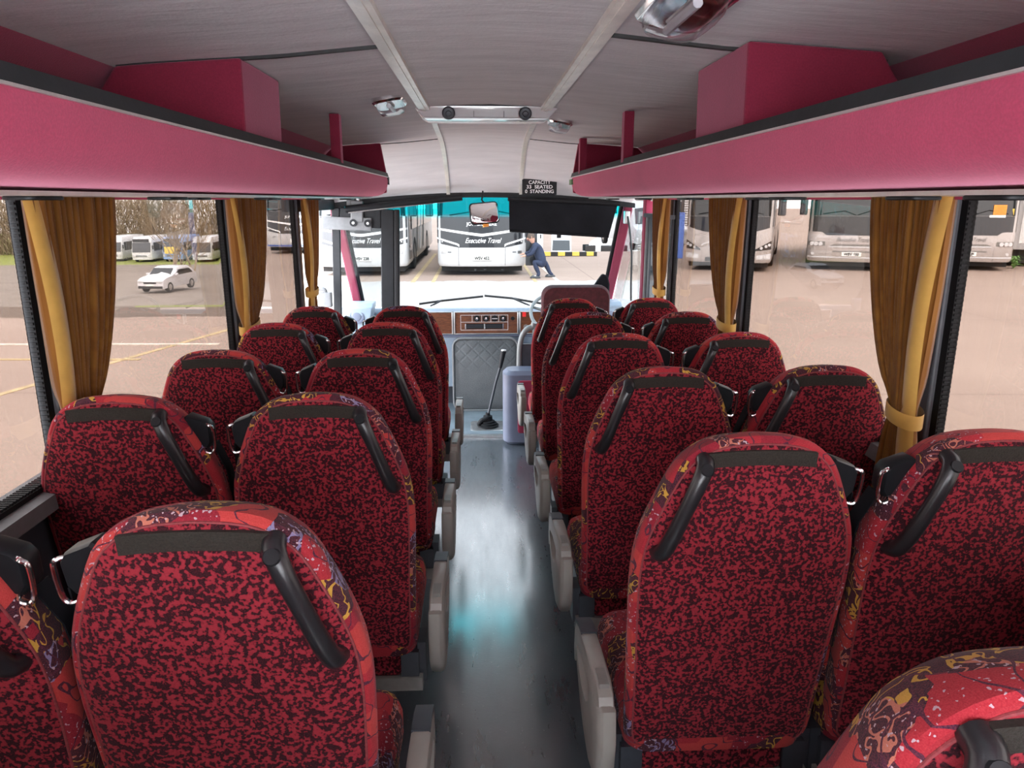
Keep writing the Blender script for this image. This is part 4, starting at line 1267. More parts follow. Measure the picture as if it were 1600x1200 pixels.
# door post and cantrail at the entrance
struct(pillar('trim_%d' % k, [(-1.085, 5.68, z) for z in (-0.5, 0.4, 1.36)], 0.014, 0.03, 'pillarred')); k += 1
b = MB(); b.box((-1.15, 4.47, 1.27), (-1.06, 5.66, 1.34)); struct(b.build('trim_%d' % k, 'dgrey')); k += 1
T = thing('entry_rail', 'small grey grab rail by the entrance left of the door leaf', 'grab rail', at(500, 452, 5.35))
b = MB(); b.tube(smooth_path([(-0.09, 0, 0.045), (-0.02, -0.01, 0.01), (0.03, -0.01, 0.0), (0.04, 0, -0.03)]), 0.016, 10); b.build('bar', 'mgrey', T)
b = MB(); b.rbox((0.0, -0.02, -0.13), (0.08, 0.04, -0.02), 0.012); b.build('mount', 'mgrey', T)
b = MB(); b.tube([(0.04, 0.01, -0.12), (0.04, 0.01, -0.9)], 0.014, 8); b.build('post', 'mgrey', T)
# ================================================================== OUTSIDE
GZ = -0.76
def drop(x, y):
    if y <= 14: return 0.0
    a = x / y
    s = min(1, max(0, (-0.315 - a) / 0.03)); s = s * s * (3 - 2 * s)
    pts = [(14, 0), (28, 1.75), (43, 3.5), (85, 5.05), (200, 5.6)]
    d = pts[-1][1]
    for (y0, d0), (y1, d1) in zip(pts, pts[1:]):
        if y <= y1: d = d0 + (d1 - d0) * (y - y0) / (y1 - y0); break
    return d * s
def drop2(x, y):
    if y <= 31: return 0.0
    a = x / y
    s = min(1, max(0, (a - 0.065) / 0.02)) * min(1, max(0, (0.30 - a) / 0.03))
    return s * (3.74 * (y - 31) / 39 if y < 70 else 3.74 + 0.01 * (y - 70))
def gz(x, y): return GZ - drop(x, y) - drop2(x, y)
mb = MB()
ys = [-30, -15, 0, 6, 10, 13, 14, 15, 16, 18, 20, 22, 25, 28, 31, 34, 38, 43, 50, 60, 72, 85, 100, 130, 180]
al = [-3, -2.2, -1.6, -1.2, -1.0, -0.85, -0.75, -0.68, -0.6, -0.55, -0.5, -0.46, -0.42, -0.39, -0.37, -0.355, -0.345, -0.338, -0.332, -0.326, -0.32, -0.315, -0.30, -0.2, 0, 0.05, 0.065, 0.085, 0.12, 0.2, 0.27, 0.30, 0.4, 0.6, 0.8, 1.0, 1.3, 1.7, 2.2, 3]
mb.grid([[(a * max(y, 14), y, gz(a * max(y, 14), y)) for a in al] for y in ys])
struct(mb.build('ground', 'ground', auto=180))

def line(x0, y0, x1, y1, w_, mat, lab):
    d = Vector((x1 - x0, y1 - y0, 0)).normalized(); nn = Vector((-d.y, d.x, 0)) * w_ / 2
    a, b = Vector((x0, y0, GZ)), Vector((x1, y1, GZ))
    mb = MB(); up = Vector((0, 0, 0.004 + 0.004 * abs(x1 - x0) / 3))
    mb.loft([[a + nn, a - nn, b - nn, b + nn], [a + nn + up, a - nn + up, b - nn + up, b + nn + up]])
    o = mb.build('parking_line', mat, smooth=False); tag(o, lab, 'road marking', 'painted parking lines'); return o
line(-1.75, 19.4, -1.75, 30, 0.12, 'yline', 'yellow bay line on the ground left of the middle coach, beside the left coach')
line(-1.22, 19.4, -1.22, 30, 0.10, 'yline', 'yellow bay line running under the left edge of the middle coach')
line(1.48, 19.4, 1.48, 30, 0.10, 'yline', 'yellow bay line by the right wheel of the middle coach')
line(2.1, 19.0, 1.95, 26, 0.09, 'wline', 'pale bay line on the ground right of the kneeling person')
line(-5.4, 7.9, -4.1, 12.6, 0.10, 'yline', 'long diagonal yellow line seen through the near left windows')
line(-9.5, 11.2, -3.9, 11.0, 0.09, 'wline', 'pale crosswise line on the yard left of the bus, farther one')
line(-9.5, 10.15, -4.6, 9.95, 0.08, 'yline', 'faint yellow crosswise line on the yard left of the bus, nearer one')

# ---------------------------------------------------------------- coaches
def coach(label, X, Y, style, rz=0.0, L=11.5, platetxt='', brand=True, z=None, group='parked coaches', blue=False):
    W2, D, NE = 1.26, 0.50, 3.4
    T = thing('parked_coach', label, 'coach', (X, Y, gz(X, Y) if z is None else z), (0, 0, rz), group)
    def fy(u):
        u = min(1, abs(u)); return D * (1 - (1 - u ** NE) ** (1 / NE))
    black = style == 'black'
    bodym = 'white' if black else 'coachsilver'
    us = [math.sin(PI / 2 * (i / 12 - 1)) for i in range(25)]
    def ringz(z_, k_=1.0, lean=0.0):
        pts = [(u * W2 * k_, fy(u) + lean, z_) for u in us]
        return pts + [(W2 * k_, L, z_), (-W2 * k_, L, z_)]
    mb = MB()
    mb.loft([ringz(0.27, 0.97, 0.05), ringz(0.36), ringz(0.9), ringz(1.6, 1, 0.03), ringz(2.6, 0.995, 0.16), ringz(3.2, 0.98, 0.30), ringz(3.45, 0.93, 0.55)])
    mb.build('body', bodym, T, auto=45)
    def ln(z_):
        for (a, la), (b, lb) in zip([(0.0, 0.0), (0.9, 0), (1.6, 0.03), (2.6, 0.16), (3.2, 0.30), (3.45, 0.55)], [(0.9, 0), (1.6, 0.03), (2.6, 0.16), (3.2, 0.30), (3.45, 0.55), (9, 1)]):
            if z_ <= b: return la + (lb - la) * (z_ - a) / (b - a)
        return 0
    def patch(name, mat, u0, u1, lo, hi, off, parent=T, nu=20, nz=6):
        rows = []
        for j in range(nz + 1):
            r = []
            for i in range(nu + 1):
                u = u0 + (u1 - u0) * i / nu
                z_ = lo(u) + (hi(u) - lo(u)) * j / nz
                uu = max(-1, min(1, u))
                # outward normal in plan
                e = 0.01; dx = 2 * e * W2; dyv = fy(min(1, abs(uu) + e)) - fy(max(0, abs(uu) - e))
                n = Vector((dyv * (1 if uu > 0 else -1), -dx, 0)).normalized()
                r.append(Vector((uu * W2, fy(uu) + ln(z_), z_)) + n * off)
            rows.append(r)
        m = MB(); m.grid(rows); m.grid([[p + Vector((0, 0.012, 0)) for p in r] for r in rows])
        return m.build(name, mat, parent)
    c = lambda v: (lambda u: v)
    if black:
        patch('front_mask', 'coachblack', -0.985, 0.985, lambda u: 0.80 + 0.12 * max(0, (abs(u) - 0.52) / 0.46), c(1.65), 0.012)
        patch('windscreen', 'coachglass', -0.97, 0.97, c(1.66), c(3.05), 0.012)
        patch('chevron', 'whiteink', -0.99, 0.99, lambda u: 1.10 + 0.19 * abs(u) ** 1.1, lambda u: 1.175 + 0.17 * abs(u) ** 1.1, 0.020, nz=1)
        for s_ in (-1, 1):
            patch('side_flash', 'whiteink', s_ * 0.50, s_ * 0.99, lambda u: 0.862 + 0.17 * max(0, (abs(u) - 0.54) / 0.45) - 0.05 * max(0, (0.54 - abs(u)) / 0.04), lambda u: 0.912 + 0.17 * max(0, (abs(u) - 0.54) / 0.45) - 0.03 * max(0, (0.54 - abs(u)) / 0.04), 0.022, nz=1)
            hl = patch('headlamp', 'steel', s_ * 0.80, s_ * 0.90, c(0.63), c(0.70), 0.010, nu=6, nz=2)
            patch('indicator', 'mgrey', s_ * 0.68, s_ * 0.76, c(0.655), c(0.685), 0.012, nu=4, nz=1)
            patch('panel_seam', 'mgrey', s_ * 0.515, s_ * 0.523, c(0.30), c(0.80), 0.004, nu=1, nz=3)
            patch('marker_lamp', 'whiteink', s_ * 0.86, s_ * 0.89, c(0.945), c(0.970), 0.02, nu=2, nz=1)
        text('maker_lettering', 'JONCKHEERE', 0.13, 'whiteink', T, Matrix.Translation((0, -0.012 + ln(1.45), 1.44)) @ FACE_REAR, width=0.85, extrude=0.008, offset=0.001)
        text('operator_lettering', 'Executive Travel', 0.20, 'whiteink', T, Matrix.Translation((0.02, -0.018, 0.985)) @ FACE_REAR, shear=0.5, width=1.02, extrude=0.008)
        pz = 0.50
    else:
        neop = style == 'silver'
        if neop:
            wl = lambda u: 1.06 + 0.10 * min(1, max(0, (abs(u) - 0.60) / 0.1))
        else:
            wl = lambda u: 1.12 + 0.22 * abs(u) ** 2.2
        patch('dark_mask', 'coachblack', -0.985, 0.985, wl, c(1.62), 0.010)
        patch('windscreen', 'coachglass', -0.985, 0.985, c(1.63), c(3.1), 0.012)
        if neop:
            patch('grille_slot', 'greyink', -0.50, 0.50, lambda u: 0.74, lambda u: 0.80 - 0.06 * max(0, abs(u) - 0.4) / 0.1, 0.008, nz=1)
            for s_ in (-1, 1):
                hp_ = patch('headlamp_panel', 'rail', s_ * 0.60, s_ * 0.97, c(0.74), lambda u: 0.87, 0.008, nu=8, nz=1)
                for q in (0.70, 0.80, 0.89):
                    d = MB(); uu = s_ * q
                    d.disc((uu * W2, fy(uu) - 0.015, 0.80), (0.35 * s_ * q, -1, 0), 0.062, 0.02, 16); lp = d.build('headlamp', 'chrome', T)
                    d = MB(); d.disc((uu * W2, fy(uu) - 0.037, 0.80), (0.35 * s_ * q, -1, 0), 0.045, 0.006, 16); d.build('lens', 'lens', lp)
                patch('panel_seam', 'greyink', s_ * 0.56, s_ * 0.566, c(0.30), c(0.72), 0.004, nu=1, nz=2)
                d = MB(); d.disc((s_ * 0.86 * W2, fy(0.86) - 0.008, 0.50), (0.3 * s_, -1, 0), 0.045, 0.015, 14); d.build('fog_lamp', 'lens', T)
            patch('lower_grille', 'greyink', -0.42, 0.42, c(0.555), c(0.60), 0.008, nz=1)
            patch('bright_bar', 'white', -0.5, 0.5, c(0.70), c(0.735), 0.014, nz=1)
            patch('bright_bar', 'white', -0.97, 0.97, c(0.385), c(0.42), 0.012, nz=1)
            text('operator_lettering', 'Executive Travel', 0.18, 'greyink', T, Matrix.Translation((0.0, -0.018, 0.935)) @ FACE_REAR, shear=0.45, width=0.95, extrude=0.006)
        else:
            for s_ in (-1, 1):
                hp_ = patch('headlamp_panel', 'coachblack', s_ * 0.62, s_ * 0.97, lambda u: 0.62 + 0.14 * max(0, (abs(u) - 0.62)), lambda u: 0.66 + 0.75 * max(0, (abs(u) - 0.62)), 0.010, nu=10, nz=2)
                for q, zq in ((0.76, 0.71), (0.86, 0.76), (0.93, 0.80)):
                    d = MB(); uu = s_ * q; d.disc((uu * W2, fy(uu) - 0.02, zq), (0.5 * s_ * q, -1, 0), 0.045, 0.02, 16); d.build('headlamp', 'lens', T)
                patch('fog_panel', 'white', s_ * 0.66, s_ * 0.97, lambda u: 0.38, lambda u: 0.50 + 0.2 * max(0, abs(u) - 0.7), 0.012, nu=6, nz=1)
                d = MB(); d.disc((s_ * 0.85 * W2, fy(0.85) - 0.014, 0.44), (0.3 * s_, -1, 0), 0.04, 0.02, 14); d.build('fog_lamp', 'lens', T)
            patch('panel_seam', 'greyink', -0.6, 0.6, c(0.72), c(0.728), 0.006, nz=1)
            patch('lower_grille', 'coachblack', -0.5, 0.5, c(0.30), c(0.42), 0.010, nz=1)
        pz = 0.50
    # number plate
    b = MB(); b.box((-0.27, -0.035, pz - 0.06), (0.27, 0.02, pz + 0.06)); pl = b.build('number_plate', 'plate', T, bevel=0.004)
    if platetxt:
        text('plate_lettering', platetxt, 0.115, 'ink', pl, Matrix.Translation((0, -0.040, pz)) @ FACE_REAR, width=0.42, extrude=0.004, offset=0.004)
    # wipers, mirrors, wheels, side glass
    b = MB(); b.tube([(-0.9, -0.02 + ln(1.7), 1.69), (-0.3, -0.03 + ln(1.7), 1.78), (0.02, -0.03 + ln(1.6), 1.66)], 0.014, 6); b.build('wiper', 'black', T)
    b = MB(); b.tube([(0.95, 0.05 + ln(1.7), 1.69), (0.45, -0.03 + ln(1.7), 1.80), (0.06, -0.03 + ln(1.6), 1.66)], 0.014, 6); b.build('wiper', 'black', T)
    for s_ in (-1, 1):
        b = MB(); b.rbox((s_ * 1.45 - 0.11, 0.02, 1.65), (s_ * 1.45 + 0.11, 0.16, 2.25), 0.06); mr = b.build('mirror', 'coachblack', T)
        b = MB(); b.tube(smooth_path([(s_ * 1.45, 0.1, 2.2), (s_ * 1.48, 0.0, 2.65), (s_ * 1.25, 0.2, 2.95)]), 0.04, 8); b.build('mirror_arm', 'coachblack', mr)
        for wy in (2.6, L - 3.3):
            b = MB(); b.lathe((s_ * 1.0, wy, 0.5), (s_, 0, 0), [(0.48, 0), (0.5, 0.05), (0.5, 0.24), (0.46, 0.27), (0.30, 0.27), (0.28, 0.22), (0.02, 0.24)], 24); wh = b.build('wheel', 'tyre', T)
            b = MB(); b.lathe((s_ * 1.235, wy, 0.5), (s_, 0, 0), [(0.27, 0), (0.25, 0.012), (0.12, 0.02), (0.02, 0.022)], 18); b.build('hubcap', 'steel', wh)
        b = MB(); a_, c_ = sorted((s_ * 1.255, s_ * 1.272)); b.box((a_, 1.3, 1.25), (c_, L - 0.4, 2.7)); b.build('side_windows', 'coachglass', T)
        if black:
            b = MB(); b.box((a_, 0.75, 0.42), (c_, 1.65, 2.6)); dr = b.build('entrance_door', 'coachblack', T)
            for q in range(3):
                b = MB(); y0 = 3.2 + q * 1.3; a2, c2 = sorted((s_ * 1.274, s_ * 1.280)); b.prism([(y0, 0.5), (y0 + 0.35, 0.5), (y0 + 1.25, 2.6), (y0 + 0.9, 2.6)], 0, a2, c2); b.build('side_stripe', 'whiteink' if q % 2 else 'greyink', T)
    b = MB(); b.box((-1.15, 0.35, 0.12), (1.15, L - 0.2, 0.30)); b.build('underbody', 'tyre', T)
    if blue:
        patch('blue_band', 'blue', -0.98, 0.98, c(0.30), c(0.36), 0.012, nz=1); b = MB(); b.box((1.255, 0.6, 0.35), (1.275, L - 0.3, 0.5)); b.build('blue_band', 'blue', T)
    return T
coach('black and white coach facing the windscreen, in the middle behind the mirror', 0.075, 20.95, 'black', 0, platetxt='WSV 452')
coach('black and white coach seen through the entrance door glass on the left', -3.28, 20.95, 'black', 0, platetxt='WSV 238')
coach('farther coach with a blue band, left of the coaches in front', -7.2, 30.0, 'black', 0, platetxt='', blue=True)
c3 = coach('silver coach with swept dark headlamps behind the middle right curtain', 7.40, 22.0, 'sweep', -0.40, platetxt='')
c2 = coach('silver coach with round headlamps left of the wide right curtain', 11.2, 22.0, 'silver', -0.42, platetxt='WSV 600')
c1 = coach('silver coach with orange and yellow notices in its windscreen at the right picture edge', 14.75, 22.0, 'silver', -0.45, platetxt='4 TXF')
for (x0, x1, z0_, z1_, mt) in ((0.55, 0.88, 1.66, 1.95, 'orange'), (0.90, 1.10, 1.58, 1.84, 'yellow'), (0.47, 0.88, 1.585, 1.655, 'plate')):
    b = MB(); b.box((x0, 0.02 + 0.13 * (x0 > 0.8), z0_), (x1, 0.05 + 0.13 * (x0 > 0.8), z1_)); nn = b.build('windscreen_notice', mt, c1)
    if mt == 'yellow':
        d = MB(); d.disc((1.01, 0.149, 1.77), (0, -1, 0), 0.025, 0.004, 10); d.tube([(1.01, 0.147, 1.74), (1.005, 0.147, 1.68), (1.03, 0.147, 1.65), (1.04, 0.147, 1.63)], 0.016, 6); d.tube([(1.03, 0.147, 1.70), (0.99, 0.147, 1.70)], 0.012, 6); d.build('pictogram', 'ink', nn)
    if mt == 'orange':
        d = MB()
        for q in range(6): d.box((0.585, 0.015, 1.69 + q * 0.04), (0.845, 0.02, 1.70 + q * 0.04))
        d.build('print_lines', 'amber', nn)

# ---------------------------------------------------------------- white vans and trailer
def van(label, X, Y, rz, L=4.9, W=1.9, H=2.2, mat='white', bands=None, z=None, group='white vans', wins=((1.25, 2.15), (2.45, 4.5)), wz=(1.12, 1.62)):
    T = thing('parked_van', label, 'van', (X, Y, gz(X, Y) if z is None else z), (0, 0, rz), group)
    # x = length axis, nose at x=0
    prof = [(0.05, 0.32), (0.0, 0.55), (0.05, 0.9), (0.75, 1.12), (1.35, 1.95 * H / 2.2), (1.7, H * 0.96), (2.1, H), (L - 0.2, H), (L, H * 0.95), (L, 0.35)]
    mb = MB(); cx = L / 2
    mb.loft([[(cx + (p[0] - cx) * f, y, 0.3 + (p[1] - 0.3) * g) for p in prof] for y, f, g in ((-W / 2 + 0.0, 0.975, 0.97), (-W / 2 + 0.05, 1, 1), (W / 2 - 0.05, 1, 1), (W / 2, 0.975, 0.97))])
    mb.build('body', mat, T, auto=35)
    for s_ in (-1, 1):
        a_, b_2 = sorted((s_ * (W / 2 - 0.01), s_ * (W / 2 + 0.008)))
        for x0, x1 in wins:
            m2 = MB(); m2.rbox((x0, a_, wz[0]), (x1, b_2, wz[1]), 0.06, 3, axis=1); m2.build('side_window', 'coachglass', T)
        for x in (0.9, L - 1.0):
            m2 = MB(); m2.lathe((x, s_ * (W / 2 - 0.22), 0.34), (0, s_, 0), [(0.33, 0), (0.34, 0.03), (0.34, 0.17), (0.31, 0.2), (0.2, 0.2), (0.19, 0.16), (0.02, 0.17)], 20); wh = m2.build('wheel', 'tyre', T)
            m2 = MB(); m2.disc((x, s_ * (W / 2 - 0.06), 0.34), (0, s_, 0), 0.19, 0.03, 16, 0.15); m2.build('hubcap', 'steel', wh)
    m2 = MB(); m2.add([(0.70, -W / 2 + 0.12, 1.14), (0.70, W / 2 - 0.12, 1.14), (1.32, W / 2 - 0.16, 1.90 * H / 2.2), (1.32, -W / 2 + 0.16, 1.90 * H / 2.2), (0.74, -W / 2 + 0.12, 1.12), (0.74, W / 2 - 0.12, 1.12), (1.36, W / 2 - 0.16, 1.88 * H / 2.2), (1.36, -W / 2 + 0.16, 1.88 * H / 2.2)], [(0, 1, 2, 3), (4, 5, 6, 7), (0, 1, 5, 4), (1, 2, 6, 5), (2, 3, 7, 6), (3, 0, 4, 7)]); m2.build('windscreen', 'coachglass', T)
    for s_ in (-1, 1):
        m2 = MB(); m2.rbox((-0.02, s_ * W * 0.36 - 0.14, 0.68), (0.10, s_ * W * 0.36 + 0.14, 0.86), 0.04, 3, axis=0); m2.build('headlamp', 'lens', T)
    return T
van('white van standing side-on beyond the kerb block, behind the sun blind', 9.3, 70, 0, L=4.9, H=2.3, wins=((0.55, 1.5), (2.0, 4.5)), wz=(1.1, 1.72))
van('white van nose-on between the coach locker flap and the side-on van', 7.6, 69.0, PI / 2 - 0.1, L=4.6, H=2.4, wz=(1.1, 1.72))
o = MB(); o.box((2.3, 28.35, GZ), (4.5, 28.55, GZ + 0.16)); T = thing('kerb_block', 'low black and yellow kerb block in front of the white vans', 'kerb', (0, 0, 0)); o.build('block', 'ink', T)
b = MB()
for q in range(4): b.box((2.45 + q * 0.55, 28.345, GZ + 0.02), (2.72 + q * 0.55, 28.555, GZ + 0.164))
b.build('yellow_bands', 'yellow', T)
# box trailer at far right
T = thing('box_trailer', 'plain white box trailer beside the rightmost silver coach', 'trailer', (17.05, 23.2, GZ), (0, 0, -0.45))
b = MB(); b.rbox((0, 0, 0.55), (2.5, 9, 3.6), 0.06, 3, axis=1); b.build('box', 'white', T)
b = MB(); b.box((0.05, 0.3, 0.12), (2.45, 8.6, 0.55)); b.build('underframe', 'tyre', T)
b = MB(); b.box((0.15, -0.02, 0.75), (1.2, 0.0, 2.2)); b.box((1.3, -0.02, 0.75), (2.35, 0.0, 2.2)); b.build('rear_door', 'offwhite', T)
# small weed by the trailer
T = MB(); rw = random.Random(3)
for q in range(26):
    a = rw.uniform(0, 2 * PI); l = rw.uniform(0.1, 0.26); h = rw.uniform(0.12, 0.42)
    p0 = Vector((0, 0, 0)); p1 = Vector((math.cos(a) * l * 0.5, math.sin(a) * l * 0.5, h)); p2 = Vector((math.cos(a) * l, math.sin(a) * l, h * 0.8)); n_ = Vector((-math.sin(a), math.cos(a), 0)) * 0.03
    T.loft([[p0 - n_ * 0.3, p0 + n_ * 0.3, p0 + n_ * 0.3 + Vector((0, 0, .004)), p0 - n_ * 0.3 + Vector((0, 0, .004))], [p1 - n_, p1 + n_, p1 + n_ + Vector((0, 0, .004)), p1 - n_ + Vector((0, 0, .004))], [p2 - n_ * .2, p2 + n_ * .2, p2 + n_ * .2 + Vector((0, 0, .004)), p2 - n_ * .2 + Vector((0, 0, .004))]])
tag(T.build('weed', 'leaf', loc=(16.75, 22.6, GZ)), 'small green weed growing between the silver coach and the white trailer', 'plant')

# white and blue service bus beyond the driver's window, with a blue sign board
van('white and blue minibus seen through the driver side window', 7.75, 31.2, PI / 2 + 0.08, L=7, W=2.3, H=3.1, group='white vans', wins=((1.9, 3.2), (3.3, 5.0), (5.1, 6.7)), wz=(1.5, 2.4))
T = thing('sign_board', 'blue board standing behind the far right curtain', 'sign', (5.72, 21.3, GZ))
b = MB(); b.rbox((-0.14, 0, 0.45), (0.16, 0.04, 1.75), 0.03, 3, axis=1); b.build('board', 'blue', T)
b = MB(); b.box((-0.02, 0.04, 0.0), (0.03, 0.08, 1.5)); b.build('post', 'mgrey', T)

# shed with ribbed cladding far right front
T = thing('storage_shed', 'pale ribbed metal shed beyond the white vans', 'shed', (16.2, 84, gz(16.2, 84)))
b = MB(); b.box((-1.7, 0, -0.5), (8, 8, 7.4)); b.build('wall', 'clad', T)
b = MB()
for q in range(26): b.box((-1.6, -0.04, 0.5 + q * 0.26), (7.9, 0.0, 0.60 + q * 0.26))
b.build('ribs', 'mgrey', T)
b = MB(); b.prism([(-0.3, 7.4), (8.3, 7.4), (4, 8.4)], 0, -1.9, 8.2); b.build('roof', 'mgrey', T)

# ---------------------------------------------------------------- vehicles on the lower yard, left
def onterrain(px, py_):
    d = cF * FPX + cR * (px - 800) - cU * (py_ - 600)
    t = 5 / d.y
    for _ in range(4000):
        p = EYE + d * t
        if p.z <= gz(p.x, p.y): return p
        t *= 1.003
    return p
def smallbus(label, px, py_, rz, mat, mask=None, W=2.3, H=2.9, L=7.5, sc_=1.0):
    p = onterrain(px, py_)
    T = thing('parked_minibus', label, 'minibus', (p.x, p.y, gz(p.x, p.y)), (0, 0, rz), 'minibuses on the lower yard'); T.scale = (sc_,) * 3
    mb = MB(); W2 = W / 2
    def ring(z_, f=1.0, ln_=0.0):
        P = []
        for u in [math.sin(PI / 2 * (i / 6 - 1)) for i in range(13)]:
            P.append((u * W2 * f, ln_ + 0.35 * (1 - (1 - abs(u) ** 3) ** (1 / 3)), z_))
        return P + [(W2 * f, L, z_), (-W2 * f, L, z_)]
    mb.loft([ring(0.3, .97), ring(0.4), ring(1.05, 1, 0.03), ring(1.3, 1, 0.08), ring(2.3, .98, .38), ring(2.7, .95, .55), ring(H, .85, .8)]); mb.build('body', mat, T, auto=40)
    m2 = MB(); rows = []
    for z_, l_ in ((1.15, .05), (1.3, .08), (2.25, .36)):
        rows.append([(u * W2, l_ + 0.35 * (1 - (1 - abs(u) ** 3) ** (1 / 3)) - 0.03, z_) for u in [-.9, -.8, -.5, 0, .5, .8, .9]])
    m2.grid(rows); m2.grid([[(a, b2 + .01, c_) for a, b2, c_ in r] for r in rows]); m2.build('windscreen', 'coachglass', T)
    if mask:
        m2 = MB(); m2.box((-.8 * W2, 0.30, 2.32), (.8 * W2, 0.36, 2.68)); m2.build('destination_box', mask, T)
    m2 = MB(); m2.box((-.55 * W2, -0.02, 0.62), (.55 * W2, 0.03, 0.82)); m2.build('grille', 'mgrey', T)
    for s_ in (-1, 1):
        a_, c_ = sorted((s_ * (W2 - 0.01), s_ * (W2 + 0.012)))
        m2 = MB(); m2.box((a_, 1.0, 1.25), (c_, L - 0.4, 2.25)); m2.build('side_windows', 'coachglass', T)
        m2 = MB(); m2.disc((s_ * .78 * W2, 0.03, 0.72), (0, -1, 0), 0.13, 0.04, 16); m2.build('headlamp', 'lens', T)
        for y in (1.3, L - 1.6):
            m2 = MB(); m2.lathe((s_ * (W2 - 0.25), y, 0.40), (s_, 0, 0), [(0.39, 0), (0.40, 0.03), (0.40, 0.2), (0.37, 0.24), (0.2, 0.24), (0.02, 0.2)], 20); wh = m2.build('wheel', 'tyre', T)
            m2 = MB(); m2.disc((s_ * (W2 - 0.02), y, 0.40), (s_, 0, 0), 0.2, 0.03, 16, 0.1); m2.build('hubcap', 'steel', wh)
        m2 = MB(); m2.rbox((s_ * (W2 + 0.18) - 0.08, 0.15, 1.5), (s_ * (W2 + 0.18) + 0.08, 0.25, 1.95), 0.05); m2.build('mirror', 'coachblack', T)
    return T
smallbus('white minibus partly hidden by the wide left curtain', 176, 409, 0.05, 'white')
smallbus('white bus with black destination box, left of the blue one', 222, 410, 0.05, 'white', 'coachblack')
T = smallbus('blue bus with yellow panel on its front on the lower yard', 270, 409, 0.05, 'lblue', 'coachblack')
b = MB(); b.box((-0.8, -0.06, 0.95), (0.8, 0.0, 1.75)); b.build('front_panel', 'yellow', T)['label'] = 'yellow front panel'
smallbus('white minibus nearest the left window pillar on the lower yard', 316, 410, 0.05, 'white')

def car(label, px, py_, rz, mat):
    p = onterrain(px, py_)
    T = thing('parked_car', label, 'car', (p.x, p.y, gz(p.x, p.y)), (0, 0, rz), 'cars on the lower yard')
    # nose at x=0
    def sec(y, f, g):
        P = [(0.02, .30), (0, .55), (.06, .80), (.35, .93), (1.15, 1.03), (1.75, 1.48), (2.2, 1.57), (3.2, 1.56), (3.85, 1.32), (4.15, 1.0), (4.22, .65), (4.18, .32)]
        return [(2.1 + (a - 2.1) * f, y, .3 + (b2 - .3) * g if b2 > 1.04 else b2) for a, b2 in P]
    mb = MB(); mb.loft([sec(-.88, .95, .5), sec(-.86, .985, .80), sec(-.70, 1, .98), sec(0, 1.01, 1.0), sec(.70, 1, .98), sec(.86, .985, .80), sec(.88, .95, .5)]); mb.build('body', mat, T, auto=35)
    m2 = MB(); m2.grid([[(1.22, y, 1.08), (1.70, y * .93, 1.46)] for y in (-.72, -.4, 0, .4, .72)]); m2.grid([[(1.27, y, 1.07), (1.75, y * .93, 1.45)] for y in (-.72, -.4, 0, .4, .72)]); m2.build('windscreen', 'coachglass', T)
    for s_ in (-1, 1):
        a_, c_ = sorted((s_ * .80, s_ * .885))
        m2 = MB(); m2.prism([(1.45, 1.02), (1.95, 1.36), (3.2, 1.36), (3.65, 1.05)], 1, a_, c_); m2.build('side_window', 'coachglass', T)
        m2 = MB(); m2.rbox((-.03, s_ * .62 - .2, .66), (.12, s_ * .62 + .2, .80), .05, 3, axis=0); m2.build('headlamp', 'lens', T)
        m2 = MB(); m2.rbox((1.4, s_ * .98 - .1, 1.02), (1.55, s_ * .98 + .1, 1.16), .05, 3, axis=0); m2.build('mirror', mat, T)
        for x in (.8, 3.4):
            m2 = MB(); m2.lathe((x, s_ * .68, .33), (0, s_, 0), [(.32, 0), (.33, .03), (.33, .19), (.30, .22), (.22, .22), (.2, .18), (.02, .19)], 20); wh = m2.build('wheel', 'tyre', T)
            m2 = MB(); m2.disc((x, s_ * .87, .33), (0, s_, 0), .2, .02, 16, .1); m2.build('hubcap', 'steel', wh)
    m2 = MB(); m2.rbox((-.03, -.42, .60), (.06, .42, .72), .04, 3, axis=0); m2.build('grille', 'coachblack', T)
    m2 = MB(); m2.box((-.03, -.8, .30), (.06, .8, .46)); m2.build('bumper', 'coachblack', T)
    m2 = MB(); m2.box((-.045, -.26, .47), (0.0, .26, .57)); m2.build('number_plate', 'plate', T)
    return T
car('silver-white car on the lower yard seen through the second left window', 236, 459, 1.42, 'carpaint')

# ---------------------------------------------------------------- bare trees
def baretree(seed, H, spread, n0):
    r = random.Random(seed); mb = MB()
    def seg(a, b, ra, rb):
        d = (b - a).normalized(); u = d.orthogonal().normalized(); v = d.cross(u)
        L = [[p + u * q * math.cos(t) + v * q * math.sin(t) for t in (0, 2.09, 4.19)] for p, q in ((a, ra), (b, rb))]
        mb.loft(L, False, False)
    def grow(p, d, l, rad, lev):
        q = p + d * l * 0.5; d2 = (d + Vector((r.uniform(-.25, .25), r.uniform(-.25, .25), r.uniform(0, .2)))).normalized(); e = q + d2 * l * 0.5
        seg(p, q, rad, rad * .85); seg(q, e, rad * .85, rad * .62)
        if lev == 0: return
        for _ in range(4 if lev > 1 else 5):
            t = r.uniform(.35, 1); st = p.lerp(q, t * 2) if t < .5 else q.lerp(e, t * 2 - 1)
            nd = (d2 + Vector((r.uniform(-1, 1), r.uniform(-1, 1), r.uniform(-.2, .7))) * .75).normalized()
            grow(st, nd, l * r.uniform(.5, .72), rad * .5, lev - 1)
    for _ in range(n0):
        a = r.uniform(0, 2 * PI); s0 = r.uniform(0, spread)
        grow(Vector((math.cos(a) * s0, math.sin(a) * s0, -0.3)), Vector((r.uniform(-.25, .25), r.uniform(-.25, .25), 1)).normalized(), H * r.uniform(.36, .5), H * .011, 4)
    return mb
protos = [baretree(s_, 10.5, 2.2, 5).build('bare_tree', 'bark', smooth=False) for s_ in (11, 12, 13)]
